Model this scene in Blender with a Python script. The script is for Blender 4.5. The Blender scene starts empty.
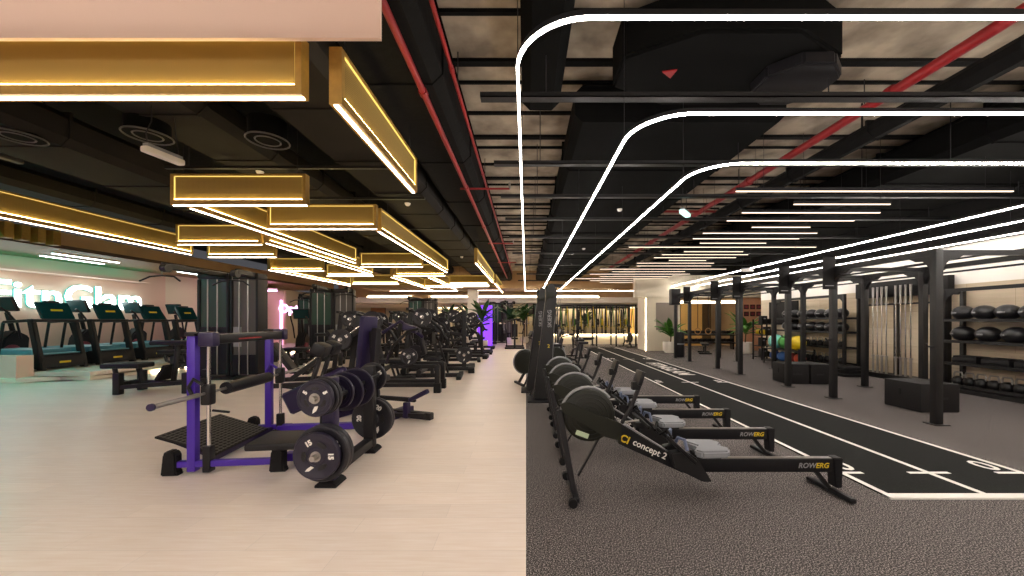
import bpy, bmesh, math, random
from mathutils import Vector, Matrix, Euler
random.seed(7)
C = bpy.context.scene.collection
PI = math.pi
F = 375.0; H = 1.475
sc = bpy.context.scene

def lin(h):
    h = h.lstrip('#'); r = []
    for i in (0, 2, 4):
        c = int(h[i:i+2], 16)/255
        r.append(c/12.92 if c <= .04045 else ((c+.055)/1.055)**2.4)
    return (r[0], r[1], r[2], 1)

def mat(name, col, rough=.5, metal=0, emis=None, es=0, var=0, scale=8, bump=0, bscale=60, col2=None, alpha=None, spec=None):
    m = bpy.data.materials.new(name); m.use_nodes = True
    nt = m.node_tree; b = nt.nodes['Principled BSDF']
    c = lin(col)
    b.inputs['Base Color'].default_value = c
    b.inputs['Roughness'].default_value = rough
    b.inputs['Metallic'].default_value = metal
    if spec is not None: b.inputs['Specular IOR Level'].default_value = spec
    tc = nt.nodes.new('ShaderNodeTexCoord')
    if var or col2:
        n = nt.nodes.new('ShaderNodeTexNoise'); n.inputs['Scale'].default_value = scale; n.inputs['Detail'].default_value = 4
        nt.links.new(tc.outputs['Object'], n.inputs['Vector'])
        r = nt.nodes.new('ShaderNodeValToRGB'); r.color_ramp.elements[0].position = .35; r.color_ramp.elements[1].position = .65
        r.color_ramp.elements[0].color = lin(col2) if col2 else tuple(x*(1-var) for x in c[:3])+(1,)
        r.color_ramp.elements[1].color = c
        nt.links.new(n.outputs['Fac'], r.inputs['Fac']); nt.links.new(r.outputs['Color'], b.inputs['Base Color'])
    if bump:
        n2 = nt.nodes.new('ShaderNodeTexNoise'); n2.inputs['Scale'].default_value = bscale
        nt.links.new(tc.outputs['Object'], n2.inputs['Vector'])
        bp = nt.nodes.new('ShaderNodeBump'); bp.inputs['Strength'].default_value = bump; bp.inputs['Distance'].default_value = .01
        nt.links.new(n2.outputs['Fac'], bp.inputs['Height']); nt.links.new(bp.outputs['Normal'], b.inputs['Normal'])
    if emis:
        b.inputs['Emission Color'].default_value = lin(emis); b.inputs['Emission Strength'].default_value = es
    if alpha is not None: b.inputs['Alpha'].default_value = alpha
    return m

class MB:
    def __init__(s): s.bm = bmesh.new()
    def _x(s, vs, M): bmesh.ops.transform(s.bm, matrix=M, verts=vs)
    def box(s, c, d, rot=(0, 0, 0), bev=0):
        r = bmesh.ops.create_cube(s.bm, size=1); vs = r['verts']
        s._x(vs, Matrix.Translation(c) @ Euler(rot).to_matrix().to_4x4() @ Matrix.Diagonal((d[0], d[1], d[2], 1)))
        if bev:
            es = list({e for v in vs for e in v.link_edges})
            bmesh.ops.bevel(s.bm, geom=es, offset=bev, segments=2, affect='EDGES', profile=.6)
        return s
    def b2(s, x0, x1, y0, y1, z0, z1, bev=0):
        return s.box(((x0+x1)/2, (y0+y1)/2, (z0+z1)/2), (abs(x1-x0), abs(y1-y0), abs(z1-z0)), bev=bev)
    def bar(s, p0, p1, w, h=None, bev=0, up=(0, 0, 1)):
        p0 = Vector(p0); p1 = Vector(p1); h = h or w; d = p1-p0; L = d.length; z = d.normalized()
        u = Vector(up)
        if abs(z.dot(u)) > .97: u = Vector((0, 1, 0))
        x = u.cross(z).normalized(); y = z.cross(x)
        M = Matrix.Translation((p0+p1)/2) @ Matrix((x, y, z)).transposed().to_4x4() @ Matrix.Diagonal((w, h, L, 1))
        r = bmesh.ops.create_cube(s.bm, size=1); vs = r['verts']; s._x(vs, M)
        if bev:
            es = list({e for v in vs for e in v.link_edges})
            bmesh.ops.bevel(s.bm, geom=es, offset=bev, segments=1, affect='EDGES')
        return s
    def cyl(s, p0, p1, r, r2=None, seg=16, cap=True):
        p0 = Vector(p0); p1 = Vector(p1); d = p1-p0
        q = Vector((0, 0, 1)).rotation_difference(d.normalized()).to_matrix().to_4x4()
        g = bmesh.ops.create_cone(s.bm, cap_ends=cap, segments=seg, radius1=r, radius2=r if r2 is None else r2, depth=d.length)
        s._x(g['verts'], Matrix.Translation((p0+p1)/2) @ q); return s
    def tube(s, pts, r, seg=8, close=False):
        pts = [Vector(p) for p in pts]; n = len(pts); rings = []
        nx = None
        for i, p in enumerate(pts):
            if close: t = (pts[(i+1) % n]-pts[i-1]).normalized()
            else: t = (pts[min(i+1, n-1)]-pts[max(i-1, 0)]).normalized()
            if nx is None:
                a = Vector((0, 0, 1)) if abs(t.z) < .9 else Vector((1, 0, 0)); nx = a.cross(t).normalized()
            else: nx = (nx - t*nx.dot(t)).normalized()
            ny = t.cross(nx)
            rings.append([s.bm.verts.new(p+(nx*math.cos(2*PI*k/seg)+ny*math.sin(2*PI*k/seg))*r) for k in range(seg)])
        for i in range(n if close else n-1):
            a, b = rings[i], rings[(i+1) % n]
            for k in range(seg): s.bm.faces.new((a[k], a[(k+1) % seg], b[(k+1) % seg], b[k]))
        if not close: s.bm.faces.new(rings[0][::-1]); s.bm.faces.new(rings[-1])
        return s
    def sph(s, c, r, sc3=(1, 1, 1), u=16, v=10):
        g = bmesh.ops.create_uvsphere(s.bm, u_segments=u, v_segments=v, radius=r)
        s._x(g['verts'], Matrix.Translation(c) @ Matrix.Diagonal((sc3[0], sc3[1], sc3[2], 1))); return s
    def prism(s, pts, axis, a0, a1, bev=0):
        def mk(p, a): return {'x': (a, p[0], p[1]), 'y': (p[0], a, p[1]), 'z': (p[0], p[1], a)}[axis]
        A = [s.bm.verts.new(mk(p, a0)) for p in pts]; B = [s.bm.verts.new(mk(p, a1)) for p in pts]; n = len(pts)
        fs = [s.bm.faces.new(A), s.bm.faces.new(B[::-1])]
        for i in range(n): fs.append(s.bm.faces.new((A[i], B[i], B[(i+1) % n], A[(i+1) % n])))
        bmesh.ops.recalc_face_normals(s.bm, faces=fs)
        if bev:
            bmesh.ops.bevel(s.bm, geom=list({e for f in fs for e in f.edges}), offset=bev, segments=2, affect='EDGES')
        return s
    def lathe(s, prof, c, axis=(0, 0, 1), seg=28):
        q = Vector((0, 0, 1)).rotation_difference(Vector(axis)).to_matrix().to_4x4(); M = Matrix.Translation(c) @ q
        R = []
        for (r, z) in prof:
            R.append([s.bm.verts.new(M @ Vector((r*math.cos(2*PI*k/seg), r*math.sin(2*PI*k/seg), z))) for k in range(seg)])
        for i in range(len(R)-1):
            for k in range(seg): s.bm.faces.new((R[i][k], R[i][(k+1) % seg], R[i+1][(k+1) % seg], R[i+1][k]))
        return s
    def quad(s, a, b, c, d):
        s.bm.faces.new([s.bm.verts.new(p) for p in (a, b, c, d)]); return s
    def build(s, name, m, parent=None, label=None, fix=True):
        if fix: bmesh.ops.recalc_face_normals(s.bm, faces=s.bm.faces[:])
        me = bpy.data.meshes.new(name); s.bm.to_mesh(me); s.bm.free()
        me.shade_smooth(); me.set_sharp_from_angle(angle=math.radians(38))
        me.materials.append(m)
        o = bpy.data.objects.new(name, me); C.objects.link(o)
        if parent: o.parent = parent
        if label: o['label'] = label
        return o

def thing(name, label, cat, loc=(0, 0, 0), rz=0, group=None):
    o = bpy.data.objects.new(name, None); C.objects.link(o); o.empty_display_size = .1
    o.location = loc; o.rotation_euler = (0, 0, rz); return tag(o, label, cat, group)
def tag(o, label, cat, group=None, kind=None):
    o['label'] = label; o['category'] = cat
    if group: o['group'] = group
    if kind: o['kind'] = kind
    return o
def struct(name, mb, m):
    o = mb.build(name, m); o['kind'] = 'structure'; return o
def dup(root, loc=None, rz=None, label=None, group=None, scale=None):
    r = root.copy(); C.objects.link(r)
    if loc is not None: r.location = loc
    if rz is not None: r.rotation_euler = (0, 0, rz)
    if scale: r.scale = (scale,)*3
    if label: r['label'] = label
    if group: r['group'] = group
    def rec(src, dst):
        for ch in list(src.children):
            c = ch.copy(); C.objects.link(c); c.parent = dst; rec(ch, c)
    rec(root, r); return r
def text(s, size, m, parent, loc, rot, name='lettering', ext=.002, off=0, align='CENTER', shear=0, sx=1, label=None):
    cu = bpy.data.curves.new(name, 'FONT'); cu.body = s; cu.size = size; cu.extrude = ext; cu.offset = off
    cu.align_x = align; cu.align_y = 'CENTER'; cu.shear = shear; cu.resolution_u = 3
    t = bpy.data.objects.new('tmp', cu); C.objects.link(t)
    dg = bpy.context.evaluated_depsgraph_get(); me = bpy.data.meshes.new_from_object(t.evaluated_get(dg))
    bpy.data.objects.remove(t); me.materials.clear(); me.materials.append(m); me.name = name
    R = rot if isinstance(rot, Matrix) else Euler(rot).to_matrix()
    me.transform(Matrix.Translation(loc) @ R.to_4x4() @ Matrix.Diagonal((sx, 1, 1, 1)))
    o = bpy.data.objects.new(name, me); C.objects.link(o)
    if parent: o.parent = parent
    if label: o['label'] = label
    return o
ORD = ['nearest', 'second nearest', 'third nearest', 'fourth nearest', 'fifth nearest', 'sixth nearest', 'seventh nearest',
       'eighth nearest', 'ninth nearest', 'tenth nearest', 'eleventh nearest', 'twelfth nearest', 'thirteenth nearest', 'fourteenth nearest',
       'fifteenth nearest', 'sixteenth nearest', 'seventeenth nearest', 'eighteenth nearest', 'nineteenth nearest', 'twentieth nearest']
FRONT = (PI/2, 0, 0)   # text standing in the XZ plane, read from -Y

# ------------------------------------------------------------- materials
K = dict(
 black=mat('black_steel', '111012', .45, .1, bump=.15, bscale=200),
 black2=mat('satin_black', '0f0e12', .42, spec=.35),
 rubber=mat('black_rubber', '0e0d0f', .7, spec=.3, bump=.2, bscale=120),
 vinyl=mat('black_vinyl', '121116', .45, spec=.35, bump=.1, bscale=300),
 dark=mat('dark_grey_steel', '1d1b1e', .5, .1, spec=.35),
 chrome=mat('chrome', 'd8d4d0', .18, 1),
 steel=mat('brushed_steel', 'a9a5a0', .35, 1),
 purple=mat('purple_paint', '43229c', .35, .1),
 purple_d=mat('dark_purple_paint', '241a40', .4, .2),
 olive=mat('dark_olive_plastic', '1b1c14', .5, spec=.35, bump=.1),
 grey=mat('grey_plastic', '8d8d90', .5),
 seat=mat('light_grey_seat', '8a8c91', .55),
 white=mat('white_paint', 'efe9e2', .6),
 mark=mat('white_marking', 'f4efe8', .6),
 yellow=mat('yellow_print', 'd9b91a', .5),
 gold=mat('gold_frame', 'a8833c', .5, .2, var=.15, scale=20),
 red=mat('red_pipe_paint', '8c1218', .5),
 maroon=mat('maroon_plastic', '7a2638', .4),
 teal=mat('belt', '4f8c9a', .5),
 screen=mat('console_screen', '12383c', .25),
 plexi=mat('green_tinted_panel', '3a5046', .2, 0),
 board=mat('charcoal_board', '141213', .65, spec=.3, bump=.2, bscale=150),
 green=mat('leaf_green', '4d8a2c', .5, var=.5, scale=6),
 green2=mat('dark_leaf_green', '2d5a24', .5, var=.5, scale=6),
 potw=mat('white_pot', 'e8dfd2', .5),
 stem=mat('plant_stem', '5d4a2c', .7),
 wood=mat('plywood', 'b98a52', .6, var=.2, scale=3),
 orange=mat('orange_wall_paint', 'cf9a78', .7),
 tan=mat('tan_panel', 'b9966a', .7, var=.1, scale=2),
 cream=mat('cream_wall_paint', 'e9ddc6', .7),
 foil=mat('duct_foil', '8f8578', .45, .3, col2='5a5249', scale=5, bump=.6, bscale=9),
 grill=mat('vent_grey', '55524e', .5, .3),
 platedk=mat('plate_rubber', '1c1a22', .5, bump=.1),
)
def ledm(n, c, s):
    m = bpy.data.materials.new(n); m.use_nodes = True; nt = m.node_tree; nt.nodes.clear()
    e = nt.nodes.new('ShaderNodeEmission'); o = nt.nodes.new('ShaderNodeOutputMaterial')
    e.inputs['Color'].default_value = lin(c); e.inputs['Strength'].default_value = s
    nt.links.new(e.outputs[0], o.inputs[0]); return m
L = dict(
 loop=ledm('white_led', 'fff6ec', 60), loop_o=ledm('white_led_outer', 'fff6ec', 20), teal_dn=ledm('teal_led', '30e8d8', 45), mauve_dn=ledm('violet_led', 'b060ff', 55), strip=ledm('short_strip_led', 'eafffa', 7), bar=ledm('warm_white_led', 'ffe9cf', 15), rim=ledm('gold_led', 'ffe6a0', 22),
 rim2=ledm('gold_led_soft', 'ffd870', 1.0),
 pend=ledm('slim_led', 'ffe2c8', 1.9), sign=ledm('sign_cyan', 'eafffc', 6), halo=ledm('sign_halo', '60f0e0', .6), pink=ledm('sign_pink', 'ffb0f2', 4.5), panel=ledm('panel_led', 'fff0d8', 9),
 cove=ledm('cove_led', 'ffe6bb', 11), purple=ledm('purple_pillar_glow', '7a3cf0', 1.6), cyan=ledm('cyan_led', '40f0d0', 4), em=ledm('emergency_led', 'c8fff0', 1.5),
 warm=ledm('amber_led', 'ffdca8', 1.6))

def floor_mat():
    m = mat('pale_vinyl_floor', 'd9cbbd', .33); nt = m.node_tree; b = nt.nodes['Principled BSDF']
    tc = nt.nodes.new('ShaderNodeTexCoord'); mp = nt.nodes.new('ShaderNodeMapping'); mp.inputs['Scale'].default_value = (1.2, 14, 1)
    n = nt.nodes.new('ShaderNodeTexNoise'); n.inputs['Scale'].default_value = 3; n.inputs['Detail'].default_value = 6
    br = nt.nodes.new('ShaderNodeTexBrick'); br.inputs['Scale'].default_value = 1; br.inputs['Brick Width'].default_value = 1.2; br.inputs['Row Height'].default_value = .2
    br.inputs['Mortar Size'].default_value = .0015; br.inputs['Color1'].default_value = (1, 1, 1, 1); br.inputs['Color2'].default_value = (.93, .93, .93, 1); br.inputs['Mortar'].default_value = (.8, .8, .8, 1)
    nt.links.new(tc.outputs['Object'], mp.inputs[0]); nt.links.new(mp.outputs[0], n.inputs['Vector']); nt.links.new(tc.outputs['Object'], br.inputs['Vector'])
    r = nt.nodes.new('ShaderNodeValToRGB'); r.color_ramp.elements[0].color = lin('efdccb'); r.color_ramp.elements[1].color = lin('f8e9dc')
    r.color_ramp.elements[0].position = .3; r.color_ramp.elements[1].position = .7
    mx = nt.nodes.new('ShaderNodeMixRGB'); mx.blend_type = 'MULTIPLY'; mx.inputs['Fac'].default_value = 1
    nt.links.new(n.outputs['Fac'], r.inputs['Fac']); nt.links.new(r.outputs[0], mx.inputs[1]); nt.links.new(br.outputs['Color'], mx.inputs[2]); nt.links.new(mx.outputs[0], b.inputs['Base Color'])
    return m
def speck_mat(name, base, spk, amt=.62, rough=.8):
    m = mat(name, base, rough, spec=.3); nt = m.node_tree; b = nt.nodes['Principled BSDF']
    tc = nt.nodes.new('ShaderNodeTexCoord'); n = nt.nodes.new('ShaderNodeTexNoise'); n.inputs['Scale'].default_value = 125; n.inputs['Detail'].default_value = 5
    nt.links.new(tc.outputs['Object'], n.inputs['Vector'])
    r = nt.nodes.new('ShaderNodeValToRGB'); r.color_ramp.elements[0].color = lin(base); r.color_ramp.elements[1].color = lin(spk)
    r.color_ramp.elements[0].position = amt-.06; r.color_ramp.elements[1].position = amt+.07
    nt.links.new(n.outputs['Fac'], r.inputs['Fac']); nt.links.new(r.outputs[0], b.inputs['Base Color']); return m
def board_mat(name, c1, c2, w, h, mortar='9d8a70'):
    m = mat(name, c1, .65); nt = m.node_tree; b = nt.nodes['Principled BSDF']
    tc = nt.nodes.new('ShaderNodeTexCoord'); mp = nt.nodes.new('ShaderNodeMapping'); mp.inputs['Rotation'].default_value = (0, PI/2, PI/2)
    sp = nt.nodes.new('ShaderNodeSeparateXYZ'); cb = nt.nodes.new('ShaderNodeCombineXYZ')
    nt.links.new(tc.outputs['Object'], sp.inputs[0]); nt.links.new(sp.outputs['Y'], cb.inputs['X']); nt.links.new(sp.outputs['Z'], cb.inputs['Y'])
    br = nt.nodes.new('ShaderNodeTexBrick'); br.inputs['Scale'].default_value = 1; br.inputs['Brick Width'].default_value = w; br.inputs['Row Height'].default_value = h
    br.inputs['Mortar Size'].default_value = .004; br.inputs['Color1'].default_value = lin(c1); br.inputs['Color2'].default_value = lin(c2); br.inputs['Mortar'].default_value = lin(mortar)
    n = nt.nodes.new('ShaderNodeTexNoise'); n.inputs['Scale'].default_value = 2; mp2 = nt.nodes.new('ShaderNodeMapping'); mp2.inputs['Scale'].default_value = (.5, 12, 1)
    nt.links.new(cb.outputs[0], br.inputs['Vector']); nt.links.new(cb.outputs[0], mp2.inputs[0]); nt.links.new(mp2.outputs[0], n.inputs['Vector'])
    mx = nt.nodes.new('ShaderNodeMixRGB'); mx.blend_type = 'MULTIPLY'; mx.inputs['Fac'].default_value = .25
    nt.links.new(br.outputs['Color'], mx.inputs[1]); nt.links.new(n.outputs['Fac'], mx.inputs[2]); nt.links.new(mx.outputs[0], b.inputs['Base Color']); return m
def mesh_mat():
    # perforated gold mesh: tiny dark holes in a gold sheet
    m = mat('perforated_gold_mesh', '8c7030', .6, .1); nt = m.node_tree; b = nt.nodes['Principled BSDF']
    tc = nt.nodes.new('ShaderNodeTexCoord'); v = nt.nodes.new('ShaderNodeTexVoronoi'); v.inputs['Scale'].default_value = 55; v.inputs['Randomness'].default_value = 0
    r = nt.nodes.new('ShaderNodeValToRGB'); r.color_ramp.elements[0].color = lin('54431c'); r.color_ramp.elements[1].color = lin('94783a')
    r.color_ramp.elements[0].position = .3; r.color_ramp.elements[1].position = .42
    nt.links.new(tc.outputs['Object'], v.inputs['Vector']); nt.links.new(v.outputs['Distance'], r.inputs['Fac']); nt.links.new(r.outputs[0], b.inputs['Base Color']); return m
def slat_mat():
    m = mat('ribbed_timber', 'a8794a', .6); nt = m.node_tree; b = nt.nodes['Principled BSDF']
    tc = nt.nodes.new('ShaderNodeTexCoord'); w = nt.nodes.new('ShaderNodeTexWave'); w.inputs['Scale'].default_value = 2.2; w.bands_direction = 'X'
    r = nt.nodes.new('ShaderNodeValToRGB'); r.color_ramp.elements[0].color = lin('4d3826'); r.color_ramp.elements[1].color = lin('b08a60'); r.color_ramp.elements[0].position = .2; r.color_ramp.elements[1].position = .35
    nt.links.new(tc.outputs['Object'], w.inputs['Vector']); nt.links.new(w.outputs['Fac'], r.inputs['Fac']); nt.links.new(r.outputs[0], b.inputs['Base Color']); return m
def slab_mat():
    m = mat('sprayed_concrete', 'b8a994', .8, col2='7a6e60', scale=2.2, bump=.9, bscale=7); return m
K['floorL'] = floor_mat(); K['floorR'] = speck_mat('speckled_rubber_floor', '302c2c', 'ada39f', .56)
K['turf'] = speck_mat('black_turf', '0f100f', '1f201e', .6, .95); K['boards'] = board_mat('travertine_boards', 'dccbb2', 'cfbb9d', 1.6, .42, 'b8a58a')
K['mesh'] = mesh_mat(); K['slat'] = slat_mat(); K['slab'] = slab_mat(); K['ceil'] = mat('black_sprayed_ceiling', '0c0b0b', .9, bump=.5, bscale=12, spec=.2)
K['duct'] = mat('dark_duct_sheet', '090909', .9, 0, var=.3, scale=2, spec=.1)
K['ductg'] = mat('grey_brown_duct_sheet', '221e1b', .8, 0, spec=.2, var=.25, scale=1.5)
K['pinkwall'] = mat('pale_pink_wall', 'e6c6b4', .7)
# ------------------------------------------------------------- camera
cam = bpy.data.cameras.new('camera'); co = bpy.data.objects.new('camera', cam); C.objects.link(co)
co.location = (0, 0, H); co.rotation_euler = (PI/2, 0, 0)
cam.sensor_width = 36; cam.lens = F/1024*36; cam.shift_x = -14/1024; cam.shift_y = 32/1024; cam.clip_end = 200; cam.clip_start = .05
sc.camera = co
# ------------------------------------------------------------- shell
Z0 = 4.9
struct('floor', MB().b2(-16, 0, -6, 34, -.1, 0), K['floorL'])
struct('floor_rubber', MB().b2(0, 12, -6, 34, -.1, 0), K['floorR'])
struct('ceiling', MB().b2(-16, 12, -6, 34, Z0, Z0+.1), K['ceil'])
struct('wall_left', MB().b2(-15.3, -15, -6, 15.6, 0, 3.36), K['pinkwall'])
struct('wall_left_back', MB().b2(-15.3, -12.6, 19.5, 19.7, 0, 3.0), K['pinkwall'])
struct('wall_left_far', MB().b2(-15.3, -15, 15.6, 34, 0, 3.36), K['cream'])
struct('wall_right', MB().b2(9.4, 9.6, -6, 15, 0, 2.25), K['boards'])
struct('wall_right_upper', MB().b2(9.4, 9.6, -6, 15, 2.25, 3.1), K['white'])
struct('wall_right_top', MB().b2(9.36, 9.6, -6, 15, 3.1, 4.9), K['ceil'])
struct('wall_right_side', MB().b2(11.8, 12, -6, 34, 0, 4.9), K['ceil'])
struct('wall_right_far', MB().b2(11.6, 11.8, 15, 34, 0, 3.2), K['tan'])
struct('wall_far', MB().b2(-15, 11.6, 32, 32.2, 0, Z0), K['cream'])
struct('wall_back', MB().b2(-16, 12, -6.2, -6, 0, Z0), K['white'])
# bulkhead of pale plasterboard over the left aisle, near
struct('trim_1', MB().b2(-9, -1.02, 2.62, 2.65, 1.475+282/375*2.62, Z0), K['pinkwall'])
# far bulkheads
struct('trim_2', MB().b2(-12, 8.2, 24, 24.3, 2.95, Z0), K['tan'])
struct('trim_3', MB().b2(-12, 8.2, 24.3, 27, 2.6, 2.95), K['white'])
struct('trim_4', MB().b2(-12.3, 8.2, 26.6, 26.8, 2.35, 2.6), K['cream'])
struct('trim_5', MB().b2(5.2, 11.6, 17.8, 18.2, 2.55, 3.6), K['cream'])
struct('trim_6', MB().b2(-9, 4.8, 20.5, 22.5, 3.2, 3.4), K['tan'])
# soffit above the sign wall
struct('ceiling_soffit', MB().b2(-15, -12.3, 3, 24, 3.36, 3.46), K['slat'])
struct('ceiling_fascia', MB().b2(-12.35, -12.3, 3, 24, 3.46, 3.8), K['tan'])
for i in range(9):
    y = 7.2+i*.3
    tag(MB().b2(-12.3, -12.1, y, y+.16, 3.4, 3.78).build('timber_slat', K['gold']), 'short upright timber slat on the soffit edge, %s of nine' % ORD[i], 'slat', 'timber slats on the soffit edge')
# ---------------- raised platform for treadmills
struct('floor_platform', MB().b2(-15, -10.7, 9.2, 21, 0, .2), K['floorL'])
struct('floor_step', MB().prism([(-12.3, 9.25), (-10.75, 9.25), (-10.2, 9.6), (-10.2, 21), (-10.7, 21), (-10.7, 9.2)][:0] or [(-15, 8.75), (-11.9, 8.75), (-10.4, 10.2), (-10.4, 21), (-10.7, 21), (-10.7, 9.2), (-15, 9.2)], 'z', 0, .1), K['cream'])
tag(MB().b2(-14.6, -12.05, 8.86, 9.18, .1, .62).build('planter_box', K['pinkwall']), 'pale pink low box at the platform corner beside the first treadmill', 'box')
# ---------------- track
tr = thing('sprint_track', 'black turf sprint track with white lane lines beside the rowing machines', 'track')
MB().b2(3.0, 4.78, 3.1, 20, 0, .012).build('turf', K['turf'], tr)
for x0 in (3.0, 3.83, 4.73): MB().b2(x0, x0+.05, 3.1, 20, .012, .015).build('lane_line', K['mark'], tr)
MB().b2(3.0, 8, 3.08, 3.16, .0, .0155).build('end_line', K['mark'], tr)
MB().b2(4.78, 8, 3.16, 3.3, 0, .012).build('turf_edge', K['turf'], tr)
for k in range(4):
    y = 3.57+k*5.22
    for xa, xb in ((3.05, 3.22), (3.66, 4.05), (4.5, 4.73)):
        MB().b2(xa, xb, y, y+.04, .0125, .0152).build('tick_mark', K['mark'], tr)
for x, y, s in ((4.6, 3.76, '0'), (3.17, 3.76, '0'), (4.6, 8.98, '5'), (3.17, 8.98, '5'), (4.56, 14.2, '10'), (3.2, 14.2, '10')):
    text(s, .34, K['mark'], tr, (x, y, .0135), (0, 0, 0), 'lane_number', .0012, .003)
text('FITNGLAM', .6, K['mark'], tr, (4.28, 11.4, .0135), (0, 0, -PI/2), 'lettering', .0012, .012)

# ---------------- LED loops
def loop(name, x0, y0, x1, y1, r, z, m, label, group, w=.018):
    pts = []
    def arc(cx, cy, a0, a1):
        for k in range(13):
            a = a0+(a1-a0)*k/12; pts.append((cx+r*math.cos(a), cy+r*math.sin(a), z))
    arc(x0+r, y0+r, PI, 1.5*PI); arc(x1-r, y0+r, 1.5*PI, 2*PI)
    pts += [(x1, y1, z), (x0, y1, z)]
    t = thing(name, label, 'light', ((x0+x1)/2, (y0+y1)/2, z), 0, group)
    off = Vector(t.location)
    P = [Vector(p)-off for p in pts]
    def ribbon(wd, z0, z1):
        mb = MB(); n = len(P); ins = []; outs = []
        for i, p in enumerate(P):
            d = ((P[(i+1) % n]-p).normalized()+(p-P[i-1]).normalized()).normalized(); nrm = Vector((-d.y, d.x, 0))
            cs = max(.5, (P[(i+1) % n]-p).normalized().dot(d))
            ins.append([mb.bm.verts.new(p+nrm*wd/2/cs+Vector((0, 0, zz))) for zz in (z0, z1)]); outs.append([mb.bm.verts.new(p-nrm*wd/2/cs+Vector((0, 0, zz))) for zz in (z0, z1)])
        for i in range(n):
            j = (i+1) % n
            for a, b, c, d in ((ins[i][0], ins[j][0], outs[j][0], outs[i][0]), (ins[i][1], outs[i][1], outs[j][1], ins[j][1]),
                               (ins[i][0], ins[i][1], ins[j][1], ins[j][0]), (outs[i][0], outs[j][0], outs[j][1], outs[i][1])):
                mb.bm.faces.new((a, b, c, d))
        return mb
    ribbon(w-.006, .016, .05).build('housing', K['black2'], t)
    ribbon(w, .0, .014).build('led_strip', m, t)
    for k in range(7):
        y = y0+r+(y1-y0-r)*k/6-off.y
        for xx in (x0, x1): MB().cyl((xx-off.x, y, .06), (xx-off.x, y, Z0-z), .003, seg=5).build('suspension_cable', K['dark'], t)
    return t
HL = 1.475+1.6
for i, (x0, y0, x1, lb) in enumerate(((-.053, 1.993, 9.1, 'outermost and nearest'), (.88, 2.92, 8.05, 'middle'), (1.80, 3.85, 6.99, 'innermost and smallest'))):
    loop('loop_light', x0, y0, x1, 20.6, .44 if i else .4, HL, L['loop'] if i else L['loop_o'], 'white glowing rounded rectangle ceiling loop, %s of the three nested ones' % lb, 'nested LED loops')
# slim pendants
pend = [(736, 1013, 191), (794, 890, 204), (742, 880, 212.5), (727, 854, 220.5), (752, 810, 227), (703, 817, 233), (693, 799, 238.5), (700, 766, 243), (629, 816, 247),
        (684, 743, 251.5), (662, 748, 254.5), (654, 736, 257.5), (669, 706, 260.3), (637, 714, 263), (637, 711, 265.8), (600, 726, 269), (612, 685, 271.5), (590, 690, 274),
        (600, 672, 276.3), (575, 668, 278.5), (590, 660, 280.5), (600, 650, 282.4)]
ps = []
for i, (a, b, y) in enumerate(pend):
    Y = F*1.95/(320-y); xa = (a-526)*Y/F; xb = (b-526)*Y/F; z = H+1.95
    t = thing('pendant_light', 'slim straight white pendant light hung crosswise between the loops, %s' % (ORD+['twenty-first nearest', 'farthest'])[i] + ' of its series', 'light', ((xa+xb)/2, Y, z), 0, 'slim pendants between the loops')
    hw = (xb-xa)/2
    MB().b2(-hw, hw, -.015, .015, 0, .05).build('housing', K['black2'], t)
    MB().b2(-hw, hw, -.012, .012, -.012, 0).build('led_strip', L['pend'], t)
    for s in (-.8, .8): MB().cyl((s*hw, 0, .05), (s*hw, 0, Z0-z), .003, seg=5).build('suspension_cable', K['dark'], t)

# gold light boxes  ------------------------------------------------
HB = 1.7; PH = .45; PT = .1
def gold(x0, y0, x1, y1, label, group):
    ax = 'x' if abs(x1-x0) > abs(y1-y0) else 'y'
    Ln = abs(x1-x0) if ax == 'x' else abs(y1-y0)
    t = thing('light_box', label, 'light', ((x0+x1)/2, (y0+y1)/2, H+HB), 0 if ax == 'x' else PI/2, group)
    h = Ln/2; f = MB(); q = PT/2; b = .055
    f.b2(-h, h, -q, q, 0, .07).b2(-h, h, -q, q, PH-.03, PH).b2(-h, -h+.05, -q, q, .07, PH-.03).b2(h-.05, h, -q, q, .07, PH-.03)
    f.build('frame', K['gold'], t)
    MB().b2(-h+.05, h-.05, -q+.026, q-.026, .07, PH-.03).build('mesh_panel', K['mesh'], t)
    for s in (-1, 1):
        MB().b2(-h+.06, h-.06, s*(q-.022), s*(q-.006), .07, .08).build('glow_strip', L['rim'], t)
    r = MB()
    for s in (-1, 1):
        r.b2(-h+.06, h-.06, s*(q-.024), s*(q-.008), PH-.036, PH-.03)
        r.b2(-h+.05, -h+.056, s*(q-.024), s*(q-.008), .09, PH-.04); r.b2(h-.056, h-.05, s*(q-.024), s*(q-.008), .09, PH-.04)
    r.build('edge_glow', L['rim2'], t)
    MB().b2(-h+.01, h-.01, -.015, .015, -.01, 0).build('led_strip', L['bar'], t)
    for s in (-.85, .85): MB().cyl((s*h, 0, PH), (s*h, 0, Z0-H-HB), .004, seg=5).build('suspension_cable', K['dark'], t)
fr = [(-4.6, -1.69, 2.87), (-5.23, -3.24, 5.56), (-4.8, -2.78, 7.0), (-7.85, -5.95, 8.45), (-8.6, -6.76, 10.15), (-5.3, -3.3, 12), (-8.8, -7, 13), (-5, -3.1, 14.4), (-7.7, -5.9, 14.5), (-3.7, -1.8, 18), (-8.2, -6, 17.7), (-5.3, -3.3, 19.5), (-8, -4, 22), (-3, -1.6, 21.5)]
for i, (a, b, y) in enumerate(fr):
    gold(a, y, b, y, 'gold mesh light box hung crosswise with glowing lower edge, %s of the crosswise ones' % ORD[i], 'crosswise gold light boxes')
sd = [(-1.5, 2.95, 5.0), (-8.7, 2.95, 9.75), (-5.1, 5.7, 11.2), (-2.83, 7.2, 13.4), (-5.75, 8.3, 14), (-1.5, 11.2, 17), (-8.75, 12.75, 18.7), (-5.35, 14.9, 22), (-1.45, 17.5, 23.5), (-3.9, 15, 21)]
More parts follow.
